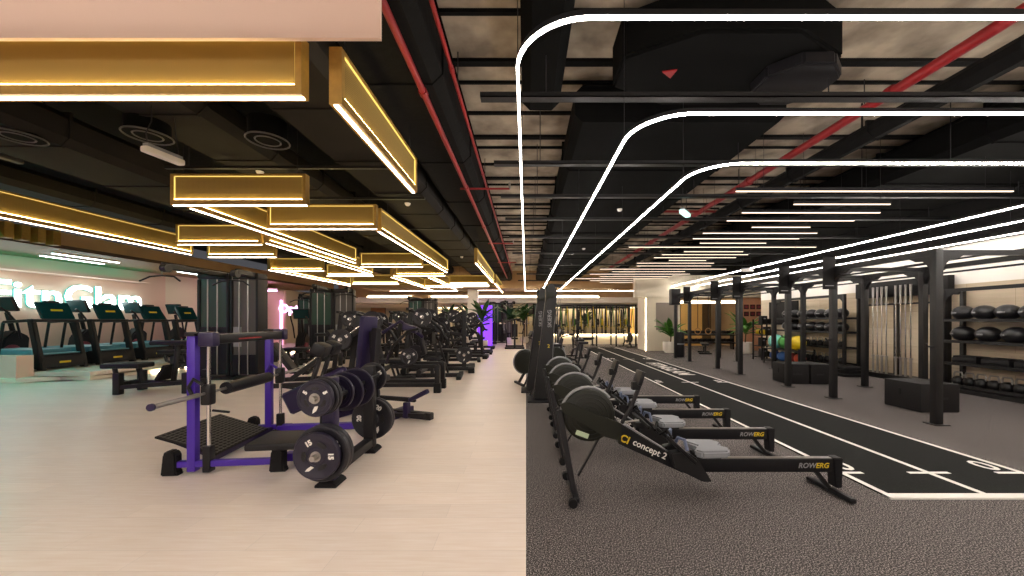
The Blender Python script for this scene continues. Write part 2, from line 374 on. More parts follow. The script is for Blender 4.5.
for i, (x, a, b) in enumerate(sd):
    gold(x, a, x, b, 'gold mesh light box running lengthwise down the room, %s of the lengthwise ones' % ORD[i], 'lengthwise gold light boxes')
# unseen lamps added behind the camera to brighten the room and bulkhead
gold(-1.5, -5.5, -1.5, -1.5, 'added unseen gold light box brightening the room from behind the viewpoint, right hand one', 'lengthwise gold light boxes')
gold(-6.5, -5.5, -6.5, -.5, 'added unseen gold light box brightening the room from behind the viewpoint, left hand one', 'lengthwise gold light boxes')
loop('loop_light', 2.0, -5.5, 9, .6, .45, HL, L['loop'], 'added unseen white ceiling loop behind the viewpoint, brightening the rubber floor side', 'nested LED loops')
loop('loop_light', -7.5, -5.5, -.6, .2, .45, HL+.3, L['loop'], 'added unseen white ceiling loop behind the viewpoint, brightening the pale floor side', 'nested LED loops')
loop('loop_light', -6.0, -4.5, -1.8, -.8, .45, HL+.3, L['loop'], 'small added unseen ceiling loop behind the viewpoint, brightening the pale floor side', 'nested LED loops')
# ------------------------------------------------------------- ceiling services
struct('ceiling_deck', MB().b2(-.88, 9.4, -3, 26, 4.62, 4.8), K['slab'])
for i in range(26):
    y = 1.2+i*.62+(i % 3)*.1
    struct('ceiling_joint', MB().b2(-.88, 9.4, y, y+(.03, .05, .1)[i % 3], 4.58, 4.64), K['ceil'])
def duct(x0, x1, y0, y1, z0, z1, m, label, seam=1.2, nm='air_duct', cat='duct', ch=.1):
    t = thing(nm, label, cat, ((x0+x1)/2, y0, z0), 0)
    w = (x1-x0)/2; h = z1-z0; c = min(ch, h/3)
    MB().prism([(-w+c, 0), (w-c, 0), (w, c), (w, h-c), (w-c, h), (-w+c, h), (-w, h-c), (-w, c)], 'y', 0, y1-y0).build('duct_casing', m, t)
    if seam:
        n = int((y1-y0)/seam)
        for k in range(1, min(n, 16)):
            MB().prism([(-w+c, -.02), (w-c, -.02), (w+.02, c), (w+.02, h), (-w-.02, h), (-w-.02, c)], 'y', k*seam, k*seam+.035).build('flange', m, t)
    for k in (.1, .5, .9):
        MB().cyl((0, (y1-y0)*k, h), (0, (y1-y0)*k, 4.62-z0 if x0 > -.9 else 4.9-z0), .012, seg=6).build('hanger_rod', K['dark'], t)
    return t
duct(.62, 3.3, 4.75, 24, 3.98, 4.45, K['duct'], 'wide black air duct running away between the nested loop lights', 1.5)
duct(-.05, .42, -1, 4.7, 4.1, 4.5, K['duct'], 'narrow black air duct over the first loop corner, above the floor seam')
duct(-1.78, -.9, -2, 26, 4.0, 4.55, K['ceil'], 'black boxed service duct beside the red pipes', 2)
duct(-2.95, -1.87, 2.8, 22, 3.85, 4.3, K['ductg'], 'grey brown flat air duct just left of the red pipes', 1.4)
duct(-4.9, -3.85, 3.2, 20, 3.95, 4.35, K['ductg'], 'grey brown air duct above the second gold light box', 1.3)
duct(-7.4, -6.1, 3.5, 21, 3.8, 4.25, K['ductg'], 'grey brown air duct over the hip thrust machine side of the aisle', 1.5)
duct(-10.2, -9.2, 3.5, 22, 3.9, 4.3, K['ductg'], 'grey brown air duct closest to the treadmills', 1.5)
duct(6.4, 9.2, 3.6, 22, 3.95, 4.5, K['duct'], 'very wide black air duct above the pull-up rig', 1.6)
duct(4.75, 5.0, 3.6, 22, 4.0, 4.25, K['ceil'], 'slim black duct beside the right hand red pipe', 1.6)
t = thing('duct_elbow', 'big dark octagonal duct elbow between the first and second loop lights', 'duct', (2.0, 3.85, 3.75))
oc = [(1.15*math.cos(PI/8+k*PI/4), .62*math.sin(PI/8+k*PI/4)) for k in range(8)]
MB().prism(oc, 'z', .25, .7, .03).build('elbow_casing', K['duct'], t)
MB().prism([(p[0]*.35+.75, p[1]*.6) for p in oc], 'z', .12, .25, .02).build('access_collar', K['black2'], t)
MB().prism([(-.62, -.05), (-.5, .05), (-.48, -.08)], 'z', .236, .248).build('warning_sticker', K['red'], t)
for k, y in enumerate((3.72, 5.3, 6.7, 8.2, 10, 12.4, 15, 18, 21)):
    t = thing('cable_tray', 'black cable tray running crosswise under the right hand ceiling, %s' % ORD[k], 'cable tray', (4.2, y, 3.66), 0, 'crosswise cable trays')
    MB().b2(-4.65, 5, -.05, .05, 0, .012).b2(-4.65, 5, -.05, -.042, 0, .05).b2(-4.65, 5, .042, .05, 0, .05).build('tray', K['black'], t)
    for x in (-4, -1.2, 1.8, 4.6): MB().cyl((x, 0, 0), (x, 0, .96), .006, seg=5).build('hanger_rod', K['dark'], t)
# red sprinkler pipes
def pipe(x, y0, y1, z, r, label, br=()):
    t = thing('sprinkler_pipe', label, 'pipe', (x, y0, z))
    MB().cyl((0, 0, 0), (0, y1-y0, 0), r, seg=12).build('main_pipe', K['red'], t)
    for k in range(int((y1-y0)/2.9)):
        MB().cyl((0, k*2.9+.6, 0), (0, k*2.9+.68, 0), r*1.35, seg=12).build('coupling', K['red'], t)
        MB().cyl((0, k*2.9+1, 0), (0, k*2.9+1, 4.62-z), .006, seg=5).build('hanger_rod', K['dark'], t)
    for (yb, xa, xb) in br:
        b = MB().tube([(xa, yb-y0, 0), (0, yb-y0, -.0), (xb, yb-y0, 0)], r*.55).build('branch_pipe', K['red'], t)
        MB().cyl((xb, yb-y0, 0), (xb, yb-y0, .12), .02, seg=8).build('sprinkler_head', K['steel'], b)
    return t
pipe(-1.105, .5, 22, 4.075-.15, .034, 'thicker red sprinkler pipe left of the pale ceiling strip', ((7.0, -.12, .8), (12.0, -.1, .7), (16, -.1, .7)))
pipe(-.80, .5, 22, 4.175, .022, 'thinner red sprinkler pipe along the pale ceiling strip')
pipe(4.42, 1.0, 20, 4.225, .06, 'red sprinkler pipe crossing above the loop lights on the right', ((6.6, -1.2, .7), (9.5, -1, .5)))
# round diffusers
for i, (px, py) in enumerate(((18, 137), (148, 136), (268, 141))):
    z = 3.78; Y = F*(z-H)/(320-py); X = (px-526)*Y/F
    t = thing('round_air_vent', 'round ring air vent high over the left aisle, %s of three' % ('leftmost', 'middle one', 'rightmost')[i], 'air vent', (X, Y, z), 0, 'round air vents')
    for r in (.25, .15): MB().lathe([(r, 0), (r-.01, -.012), (r-.02, .0), (r-.01, .012), (r, 0)], (0, 0, 0)).build('vent_ring', K['grill'], t)
    MB().cyl((0, 0, 0), (0, 0, .25), .22, seg=20).build('vent_neck', K['duct'], t)
# batten emergency lights
def batten(X, Y, z, rz, ln, label, m=None, tilt=0):
    t = thing('emergency_light', label, 'light', (X, Y, z), rz)
    MB().box((0, 0, 0), (ln, .1, .07), (tilt, 0, 0), bev=.02).build('diffuser', m or K['white'], t)
    MB().b2(-ln/2+.02, ln/2-.02, -.035, .035, .035, .07).build('back_plate', K['grey'], t)
    for s in (-1, 1):
        c = MB().tube([(s*ln*.4, 0, .07), (s*ln*.4, .02, .2), (s*ln*.3, 0, .35), (s*ln*.3, 0, 4.85-z)], .006, 6).build('hanging_wire', K['dark'], t)
batten(-4.3, 4.45, 3.42, PI/2-.15, .42, 'white batten emergency light hung over the left aisle')
batten(3.05, 7.2, 3.52, .9, .42, 'white emergency light hung beside the innermost loop light', L['em'])
batten(6.6, 11.2, 2.95, .0, .35, 'small white emergency light hung over the pull-up rig')
batten(-7.6, 5.2, 3.85, PI/2, .9, 'grey batten light fitting at the far left of the ceiling', K['grill'])
for i, (X, Y, z) in enumerate(((-2.4, 7.6, 3.84), (-2.4, 14, 3.84), (2.1, 8.4, 3.96), (2.0, 13, 3.96), (1.2, 18, 3.96), (-4.4, 6.2, 3.93))):
    t = thing('smoke_detector', 'small white smoke detector under a duct, %s of six' % ORD[i], 'smoke detector', (X, Y, z), 0, 'smoke detectors')
    MB().lathe([(.0, -.05), (.03, -.05), (.05, -.03), (.06, 0), (0, 0)], (0, 0, 0), seg=14).build('detector_head', K['white'], t)
# projector by the far aisle
# white LED panel and pendants far left soffit
t = thing('panel_light', 'bright flat white panel light glowing behind the gold boxes', 'light', (-2.55, 17.0, 3.02))
MB().b2(-.85, .85, -.5, .5, .03, .08).build('frame', K['white'], t); MB().b2(-.82, .82, -.47, .47, .01, .03).build('diffuser', L['panel'], t)
for i, (pa, pb, py) in enumerate(((52, 119, (258, 265)), (40, 104, (262.5, 268)))):
    X = -13.0-.8*i; ya = F*-X/(526-pa)*1; yb = F*-X/(526-pb)
    t = thing('strip_light', 'short white strip light under the ribbed soffit, %s the sign wall' % ('farther from', 'closer to')[i], 'light', (X, (ya+yb)/2, 3.3))
    MB().b2(-.05, .05, -(yb-ya)/2, (yb-ya)/2, .01, .06).build('housing', K['white'], t); MB().b2(-.03, .03, -(yb-ya)/2+.01, (yb-ya)/2-.01, -.01, .01).build('led_strip', L['strip'], t)
t = thing('strip_light', 'long white strip light under the soffit near the cable towers', 'light', (-13.2, 15.8, 3.3))
MB().b2(-.05, .05, -1.6, 1.6, .01, .06).build('housing', K['white'], t); MB().b2(-.03, .03, -1.58, 1.58, -.01, .01).build('led_strip', L['strip'], t)
for i, (y0, y1, m) in enumerate(((5.0, 14.5, L['cyan']),)):
    t = thing('cove_light', 'cyan green cove strip where the ribbed soffit meets the sign wall', 'light', (-14.55, (y0+y1)/2, 3.3))
    MB().b2(-.04, .04, -(y1-y0)/2, (y1-y0)/2, -.36, -.35).build('led_strip', m, t); MB().b2(-.45, .1, -(y1-y0)/2, (y1-y0)/2, -.4, -.37).b2(.08, .1, -(y1-y0)/2, (y1-y0)/2, -.37, -.3).build('channel', K['pinkwall'], t)
# speaker-like camera / light reflecting near step
tag(MB().b2(-10.38, -10.36, 10.4, 20.5, .02, .07).build('step_light', L['cove']), 'warm glowing strip along the edge of the treadmill platform step', 'light')

# ------------------------------------------------------------- wall sign
def emboss(body, size, m, loc, Rm, label, ext=.03, sx=1, off=.012):
    t = thing('wall_sign', label, 'sign', loc)
    text(body, size, m, t, (0, 0, 0), Rm, 'sign_lettering', ext, off, sx=sx); return t
RX = Matrix(((0, 0, 1), (1, 0, 0), (0, 1, 0)))       # text on a plane facing +X, read along +Y
sg = emboss('FitnGlam', 1.1, L['sign'], (-14.9, 12.45, 2.2), RX, 'glowing cyan FitnGlam lettering mounted on the pale pink wall', .02, 1.05, .012)
text('FitnGlam', 1.1, L['halo'], sg, (-.045, 0, 0), RX, 'halo', .01, .026, sx=1.05, label='cyan wall glow put in as larger emissive letters')  # cyan glow on the wall, put in as wider emissive lettering
emboss('Optic', .62, L['pink'], (-12.1, 19.44, 2.05), Euler(FRONT).to_matrix(), 'glowing pink lettering on the pale wall beyond the cable towers', .03, 1.0, .01)

for k, (y, xa, xb) in enumerate(((5.62, -5.4, -1.9), (7.05, -4.9, -1.9), (9.4, -7.0, -1.9))):
    t = thing('ceiling_rail', 'thin black rail hung crosswise above the gold boxes, %s of three' % ORD[k], 'rail', ((xa+xb)/2, y, 3.74), 0, 'ceiling rails above the gold boxes')
    MB().b2((xa-xb)/2, (xb-xa)/2, -.025, .025, 0, .04).build('rail', K['black'], t)
    for s in (-.8, .8): MB().cyl((s*(xb-xa)/2, 0, .04), (s*(xb-xa)/2, 0, 1.16), .005, seg=5).build('hanger_rod', K['dark'], t)

for i, (ya, yb, m, lb) in enumerate(((5.0, 8.4, L['teal_dn'], 'teal tinted strip light under the soffit edge left of the view'), (.5, 3.6, L['mauve_dn'], 'violet tinted strip light under the soffit edge left of the view'))):
    t = thing('strip_light', lb, 'light', (-12.1, (ya+yb)/2, 3.28)); q = (yb-ya)/2
    MB().b2(-.06, .06, -q, q, .01, .08).build('housing', K['white'], t); MB().b2(-.05, .05, -q+.01, q-.01, -.01, .01).build('led_strip', m, t)
# ------------------------------------------------------------- rowing machines
def make_rower(label):
    t = thing('rowing_machine', label, 'rowing machine', (.4, 3.2, 0), 0, 'rowing machines along the track')
    def P(px, py): return ((px-526)*3.2/F-.4, H-(py-320)*3.2/F)
    # front foot bar with caps, two splayed front legs
    fb = MB().bar((0, -.24, .045), (0, .26, .045), .05, .04, bev=.008).build('front_foot_bar', K['black2'], t)
    for s in (-.25, .27): MB().cyl((-.03, s-.02, .035), (-.03, s+.02, .035), .035, seg=14).build('caster_wheel', K['rubber'], fb)
    for s in (-.12, .12):
        MB().bar((-.12, s*.4, .72), (-.005, s, .06), .045, .03, bev=.006).build('front_leg', K['dark'], t)
    MB().bar((.25, .0, .52), (.04, -.03, .16), .02, .015).build('leg_brace', K['black'], t)
    # flywheel housing
    c = (.13, 0, .67); R = .222
    fl = MB().lathe([(0, -.06), (R*.86, -.06), (R*.97, -.045), (R, -.02), (R, .02), (R*.97, .045), (R*.86, .06), (0, .06)], c, (0, 1, 0), 40).build('flywheel_housing', K['olive'], t)
    for r in (.19, .155, .12, .085, .05):
        MB().tube([(c[0]+r*math.cos(a*PI/12), -.064, c[2]+r*math.sin(a*PI/12)) for a in range(24)], .0035, 5, True).build('vent_rib', K['black'], fl)
    MB().lathe([(0, -.075), (.035, -.075), (.04, -.06), (0, -.06)], c, (0, 1, 0), 18).build('hub', K['dark'], fl)
    MB().box((.07, -.066, .52), (.11, .004, .04), (0, .35, 0)).build('sticker', mat('white_sticker', 'c9d6c0', .5) if 'stk' not in K else K['stk'], fl, 'pale label sticker')
    MB().tube([(c[0]+(R+.01)*math.cos(a*PI/14), 0, c[2]+(R+.01)*math.sin(a*PI/14)) for a in range(3, 17)], .014, 6).build('cage_rim', K['grey'], fl)
    MB().prism([P(559, 402), P(567, 400), P(619, 421), P(619, 438), P(603, 434), P(562, 410)], 'y', -.085, -.062, .004).build('flywheel_bracket', K['olive'], t)
    MB().prism([P(559, 402), P(567, 400), P(619, 421), P(619, 438), P(603, 434), P(562, 410)], 'y', .062, .085, .004).build('flywheel_bracket', K['olive'], t)
    # sloping frame with lettering
    fr = MB().prism([P(616, 420), P(623, 424), P(676, 456), P(680, 470), P(616, 441)], 'y', -.07, .07, .006).build('main_frame', K['black2'], t)
    MB().prism([P(622, 423.5), P(626, 424), P(664, 448), P(661, 449)], 'y', -.05, .02).build('top_channel', K['grey'], fr)
    p0 = P(618, 435); p1 = P(675, 461.5); an = -math.atan2(p0[1]-p1[1], p1[0]-p0[0])
    Rm = Euler(FRONT).to_matrix() @ Matrix.Rotation(an, 3, 'Z')
    mid = ((p0[0]+p1[0])/2+.035, -.0715, (p0[1]+p1[1])/2+.0)
    text('concept 2', .076, K['mark'], fr, (mid[0]-.03, mid[1], mid[2]+.014), Rm, 'lettering', .001, .0008, sx=1.0)
    text('CI', .085, K['yellow'], fr, (p0[0]+.04, -.0715, p0[1]-.015), Rm, 'logo', .001, .002, label='yellow emblem')
    # footrests
    MB().prism([P(664, 447), P(678, 445), P(690, 453), P(703, 474), P(694, 474), P(668, 461)], 'y', -.16, -.075, .006).build('footrest', K['black'], t)
    MB().prism([P(668, 450), P(680, 448), P(694, 458), P(709, 483), P(700, 482), P(672, 466)], 'y', .075, .16, .006).build('footrest', K['black'], t)
    for s in (-1, 1):
        f = MB().box((.86, s*.12, .42), (.32, .1, .03), (0, .75, 0), bev=.008).build('foot_plate', K['black2'], t)
        MB().tube([(.84, s*.06, .43), (.86, s*.09, .5), (.89, s*.15, .5), (.9, s*.18, .42)], .014, 6).build('foot_strap', mat('strap_blue_grey', '5c6680', .6) if 'strap' not in K else K['strap'], f)
        MB().tube([(.72, s*.06, .52), (.76, s*.12, .57), (.78, s*.17, .52)], .012, 6).build('heel_strap', K['rubber'], f)
    # handle and chain
    hd = MB().bar((.58, -.23, .62), (.58, .23, .62), .028, bev=.008).build('handle', K['rubber'], t)
    MB().tube([(.40, 0, .60), (.58, 0, .62)], .008, 6).build('chain', K['steel'], hd)
    MB().b2(.52, .6, -.05, .05, .56, .61, .008).build('handle_hook', K['black2'], t)
    # monitor arm + monitor
    ma = MB().tube([(.40, .0, .57), (.50, .0, .74), (.575, 0, .93)], .018, 8).build('monitor_arm', K['dark'], t)
    mo = MB().box((.565, 0, .985), (.035, .17, .12), (0, .3, 0), bev=.01).build('monitor', K['black2'], t)
    MB().box((.584, 0, .993), (.006, .12, .08), (0, .3, 0)).build('screen', K['screen'], mo)
    MB().b2(.5, .56, -.03, .03, .88, .95, .01).build('phone_cradle', K['black'], t)
    # rail
    rl = MB().b2(1.02, 2.26, -.035, .035, .19, .3, .006).build('monorail', K['black2'], t)
    MB().b2(1.02, 2.25, -.022, .022, .3, .306).build('steel_track', K['steel'], rl)
    text('ROW', .06, K['grey'], rl, (1.97, -.0365, .245), FRONT, 'lettering', .001, .001, shear=.25, label='grey letters ROW')
    text('ERG', .06, K['yellow'], rl, (2.098, -.0365, .245), FRONT, 'lettering', .001, .001, shear=.25, label='yellow letters ERG')
    MB().prism([(2.19, .31), (2.27, .31), (2.265, .06), (2.21, .06)], 'y', -.045, .045, .006).build('rear_leg', K['black2'], t)
    MB().bar((2.06, 0, .2), (2.18, 0, .05), .03, .03).build('rear_brace', K['black'], t)
    rf = MB().bar((2.21, -.22, .03), (2.19, .24, .03), .05, .04, bev=.008).build('rear_foot_bar', K['black2'], t)
    # seat
    st = MB().prism([(-.145, -.12), (-.1, -.17), (.12, -.16), (.17, -.07), (.12, 0), (.17, .07), (.12, .16), (-.1, .17), (-.145, .12), (-.07, 0)], 'z', .35, .41, .014)
    bmesh.ops.translate(st.bm, vec=(1.13, 0, 0), verts=st.bm.verts[:])
    sto = st.build('seat', K['seat'], t)
    MB().b2(1.02, 1.24, -.055, .055, .306, .35, .006).build('seat_carriage', K['black'], t)
    return t
K['stk'] = mat('white_sticker', 'b8c8a8', .5); K['strap'] = mat('strap_blue_grey', '5c6680', .6)
rw = make_rower('black rowing machine with pale seat, nearest of the row beside the track')
for k, s in enumerate(('second nearest of the row', 'third nearest of the row', 'fourth and farthest of the row')):
    dup(rw, (.4, 3.2+.865*(k+1), 0), 0, 'black rowing machine with pale seat beside the track, ' + s)
# ------------------------------------------------------------- ski machines
def make_ski(loc, rz, label):
    t = thing('ski_machine', label, 'ski trainer', loc, rz, 'upright ski trainers')
    MB().b2(-.3, .9, -.3, .3, 0, .035, .01).build('base_plate', K['black2'], t)
    MB().prism([(-.2, .03), (.12, .03), (.17, 1.3), (.24, 2.0), (.16, 2.14), (.06, 2.12), (-.05, 1.2)], 'y', -.16, .16, .02).build('tower', K['black'], t)
    MB().prism([(.125, .5), (.15, .5), (.225, 1.9), (.2, 1.9)], 'y', -.025, .025).build('front_track', K['grey'], t)
    h = MB().lathe([(0, -.09), (.2, -.09), (.17, -.05), (.17, .05), (.15, .09), (0, .09)], (.12, 0, 1.93), (1, 0, 0), 30).build('flywheel_housing', K['olive'], t)
    MB().prism([(.1, 1.28), (.16, 1.28), (.17, 1.42), (.11, 1.42)], 'y', -.11, .11, .01).build('monitor', K['black2'], t)
    for s in (-1, 1):
        MB().bar((.15, s*.1, 2.12), (.34, s*.2, 2.1), .03, bev=.005).build('pulley_arm', K['dark'], t)
        c = MB().cyl((.34, s*.2, 2.1), (.22, s*.18, 1.4), .004, seg=5).build('pull_cord', K['steel'], t)
        MB().cyl((.22, s*.18, 1.4), (.2, s*.18, 1.24), .016, seg=8).build('handle', K['rubber'], c)
    MB().bar((-.25, .22, .04), (-.05, .1, .5), .03).build('rear_brace', K['dark'], t)
    text('SKIERG', .1, K['grey'], t, (.1, -.163, 1.5), Euler(FRONT).to_matrix() @ Matrix.Rotation(PI/2, 3, 'Z'), 'lettering', .001, .001)
    text('2', .09, K['yellow'], t, (.08, -.163, 1.0), FRONT, 'logo', .001, .001, label='yellow emblem')
    return t
sk = make_ski((.33, 6.95, 0), 0, 'tall black ski trainer tower beyond the rowing machines, nearer of two')
dup(sk, (.2, 7.85, 0), 0, 'tall black ski trainer tower beyond the rowing machines, farther of two')
# ------------------------------------------------------------- fan bikes
def make_bike(loc, rz, label):
    t = thing('fan_bike', label, 'exercise bike', loc, rz, 'fan bikes')
    MB().lathe([(0, -.05), (.24, -.05), (.27, -.02), (.27, .02), (.24, .05), (0, .05)], (.0, 0, .52), (0, 1, 0), 30).build('fan_cage', K['olive'], t)
    MB().tube([(.28*math.cos(a*PI/12), 0, .52+.28*math.sin(a*PI/12)) for a in range(24)], .014, 6, True).build('cage_rim', K['grey'], t)
    MB().bar((0, 0, .4), (.62, 0, .3), .09, .06, bev=.01).build('main_frame', K['black2'], t)
    MB().bar((.6, 0, .28), (.72, 0, .85), .05, bev=.008).build('seat_post', K['black'], t)
    MB().box((.74, 0, .88), (.26, .19, .07), bev=.03).build('saddle', K['vinyl'], t)
    MB().bar((.1, 0, .5), (.2, 0, 1.0), .05, bev=.008).build('handlebar_post', K['black'], t)
    MB().tube([(.3, -.24, 1.1), (.16, -.2, 1.06), (.18, 0, 1.03), (.16, .2, 1.06), (.3, .24, 1.1)], .016, 8).build('handlebar', K['rubber'], t)
    MB().box((.14, 0, 1.16), (.04, .2, .14), (0, .4, 0), bev=.01).build('monitor', K['black2'], t)
    MB().bar((-.15, -.27, .03), (-.15, .27, .03), .06, .05, bev=.01).build('front_foot_bar', K['dark'], t)
    MB().bar((.78, -.27, .03), (.78, .27, .03), .06, .05, bev=.01).build('rear_foot_bar', K['dark'], t)
    MB().bar((-.15, 0, .05), (0, 0, .3), .05).build('front_stay', K['dark'], t); MB().bar((.78, 0, .05), (.6, 0, .3), .05).build('rear_stay', K['dark'], t)
    cr = MB().lathe([(0, -.06), (.09, -.06), (.09, -.045), (0, -.045)], (.42, 0, .3), (0, 1, 0), 18).build('crank', K['dark'], t)
    for s in (-1, 1): MB().bar((.42+s*.1, s*.1, .3-s*.1), (.42+s*.1, s*.2, .3-s*.1), .07, .02).build('pedal', K['rubber'], cr)
    return t
bk = make_bike((-.02, 8.6, 0), .35, 'black fan bike with grey rimmed cage standing left of the ski trainers')
dup(bk, (.75, 9.7, 0), .1, 'black fan bike right behind the ski trainers')
dup(bk, (.85, 11.0, 0), .1, 'black fan bike farther down the rubber floor, beyond the first one')
dup(bk, (2.1, 14.5, 0), 1.9, 'black fan bike standing near the far racks, turned sideways')

# ------------------------------------------------------------- rig
rg = thing('pull_up_rig', 'black steel pull-up rig with two long rows of posts right of the track', 'rig', (5.8, 5.3, 0))
YS = [0, 1.78, 3.0, 4.85, 6.05, 8.0, 9.25]; XB = 1.7; RH = 2.47
def gus(mb, x, y, z, dx, dy, r=.26, w=.03):
    pts = [(0, 0), (0, -r), (.05, -r*.55), (.12, -r*.25), (.22, -.06), (r+.06, 0)]
    if dx: mb.prism([(x+dx*p[0], z+p[1]) for p in pts], 'y', y-w, y+w)
    else: mb.prism([(y+dy*p[0], z+p[1]) for p in pts], 'x', x-w, x+w)
for i, y in enumerate(YS):
    for x in (0, XB):
        p = MB().b2(x-.05, x+.05, y-.045, y+.045, .01, RH, .006).build('post', K['black'], rg)
        MB().b2(x-.1, x+.1, y-.09, y+.09, 0, .012).build('foot_plate', K['black'], p)
        for s in (-1, 1):
            if 0 <= i+s < len(YS): 
                g = MB(); gus(g, x, y+s*.04, RH-.08, 0, s); g.build('gusset', K['black'], p)
        if x == 0:
            g = MB(); gus(g, x+.04, y, RH-.08, 1, 0); g.build('gusset', K['black'], p)
            pl = None if i == 0 else MB().b2(-.24, -.0, y-.062, y-.045, RH-.42, RH+.18, .004).build('post_board', K['board'], p)
            if pl: MB().b2(-.2, -.04, y-.065, y-.062, RH-.36, RH-.345).build('printed_line', K['grey'], pl)
            MB().tube([(-.045, y, 1.1), (-.13, y, 1.1), (-.14, y, 1.14)], .014, 6).build('j_hook', K['dark'], p)
for x in (0, XB): MB().b2(x-.035, x+.035, YS[0], YS[-1], RH-.08, RH).build('long_beam', K['black'], rg)
for i, y in enumerate(YS):
    MB().b2(.04, XB-.04, y-.03, y+.03, RH-.08, RH-.01).build('cross_beam', K['black'], rg)
for i, (a, b) in enumerate(zip(YS, YS[1:])):
    MB().cyl((XB, a, RH-.15), (XB, b, RH-.15), .017, seg=8).build('pull_up_bar', K['dark'], rg)
    if b-a > 1.5:
        MB().cyl((0, a, RH-.18), (0, b, RH-.18), .017, seg=8).build('pull_up_bar', K['dark'], rg)
        MB().cyl((XB-.35, a, RH+.02), (XB-.35, b, RH+.02), .015, seg=8).build('pull_up_bar', K['dark'], rg)
# bay toward the viewpoint (out of frame to the right on the back side)
p = MB().b2(XB-.04, XB+.04, -1.82, -1.74, .01, RH, .006).build('post', K['black'], rg)
MB().b2(XB-.035, XB+.035, -1.78, 0, RH-.08, RH).build('long_beam', K['black'], rg)
MB().cyl((XB, -1.78, RH-.17), (XB, 0, RH-.17), .017, seg=8).build('pull_up_bar', K['dark'], rg)
# rings
for k, X in enumerate((6.55, 6.95)):
    t = thing('gymnastic_ring', 'wooden gymnastic ring hanging by a strap in the rig, %s one' % ('left', 'right')[k], 'gymnastic ring', (X, 14.3, 1.05), 0, 'gymnastic rings')
    MB().tube([(.11*math.cos(a*PI/10), 0, .11*math.sin(a*PI/10)) for a in range(20)], .016, 8, True).build('ring', K['wood'], t)
    MB().b2(-.012, .012, -.003, .003, .1, 1.32).build('strap', K['rubber'], t)
# punch bag-like speaker on last post
t = thing('loudspeaker', 'black box loudspeaker fixed high on the farthest rig post', 'loudspeaker', (5.72, 14.42, 2.05))
MB().b2(-.17, .17, -.15, .15, 0, .62, .03).build('cabinet', K['black'], t); MB().lathe([(0, 0), (.11, 0), (.12, -.01), (0, -.01)], (0, -.15, .2), (0, 1, 0)).build('cone', K['dark'], t)
t = thing('punching_bag', 'black heavy bag standing by the farthest rig post', 'punching bag', (6.1, 14.9, 0))
MB().lathe([(0, 0), (.16, 0), (.18, .03), (.18, .95), (.15, 1.0), (0, 1.0)], (0, 0, 0)).build('bag', K['vinyl'], t)
MB().lathe([(.183, .5), (.185, .55), (.183, .56)], (0, 0, 0)).build('band', K['grey'], t)

# ------------------------------------------------------------- plyometric boxes
def plyo(loc, rz, w, d, h, label):
    t = thing('plyo_box', label, 'jump box', loc, rz)
    MB().b2(0, w, 0, d, 0, h, .025).build('foam_block', K['board'], t)
    MB().box((-.001, d*.55, h*.62), (.012, .05, .11), bev=.004).build('handle_slot', K['rubber'], t)
    MB().b2(w*.3, w*.7, -.003, .003, h*.45, h*.52).build('printed_line', K['dark'], t)
    return t
plyo((6.27, 5.95, 0), 0, .62, .62, .46, 'charcoal foam jump box nearest the viewpoint, behind the first rig post')
plyo((6.0, 8.65, 0), -.12, .5, .6, .46, 'charcoal foam jump box farther down the rig, left of its pair')
plyo((6.52, 8.58, 0), -.03, .42, .62, .46, 'charcoal foam jump box farther down the rig, right of its pair')

# ------------------------------------------------------------- wall storage
def rack(loc, L_, shelves, top, label, posts=True, dep=.42):
    t = thing('storage_rack', label, 'storage rack', loc)
    for y in (0, L_):
        for x in (0.02, dep): 
            MB().b2(x-.035, x+.035, y-.035, y+.035, 0, top, .005).build('post', K['black'], t)
    for z in shelves:
        s = MB().b2(0, dep, .03, L_-.03, z-.03, z-.015).b2(-.015, .0, .03, L_-.03, z-.03, z+.03).b2(dep-.02, dep, .03, L_-.03, z-.03, z+.03)
        s.build('shelf', K['black'], t)
    b = MB().b2(0, .05, 0, L_, top-.07, top)
    b.build('top_beam', K['black'], t)
    g = MB(); gus(g, .025, .03, top-.07, 0, 1, .2, .02); g.build('gusset', K['black'], t); g = MB(); gus(g, .025, L_-.03, top-.07, 0, -1, .2, .02); g.build('gusset', K['black'], t)
    return t
rack((8.9, 5.3, 0), 2.7, (.12, .57, 1.03, 1.47), 2.13, 'black wall storage rack of balls and bags at the right edge')
def ball(X, Y, z, r, m, label, g, flat=.86):
    t = thing('medicine_ball', label, 'ball', (X, Y, z), random.uniform(-.5, .5), g)
    MB().sph((0, 0, r*flat), r, (1, 1, flat), 24, 14).build('ball_skin', m, t)
    MB().tube([(r*1.0*math.cos(a*PI/12), r*1.0*math.sin(a*PI/12), r*flat) for a in range(24)], .004, 5, True).build('seam', K['dark'], t)
    MB().box((-r*.99, 0, r*flat), (.008, .1, .03)).build('printed_mark', K['grey'], t)
    return t
K['ballv'] = mat('ball_vinyl', '1b1a1d', .32, bump=.2, bscale=30)
for row, z in ((0, 1.475), (1, 1.035)):
    for k in range(6 if row == 0 else 5):
        y = 7.8-k*(.36 if row == 0 else .42)
        ball(9.1, y, z, .172 if row == 0 else .182, K['ballv'], 'black medicine ball on the %s shelf of the right edge rack, %s' % (('top', 'second')[row], ORD[k].replace('nearest', 'from the left') if k else 'first from the left'), 'balls on the right edge rack')
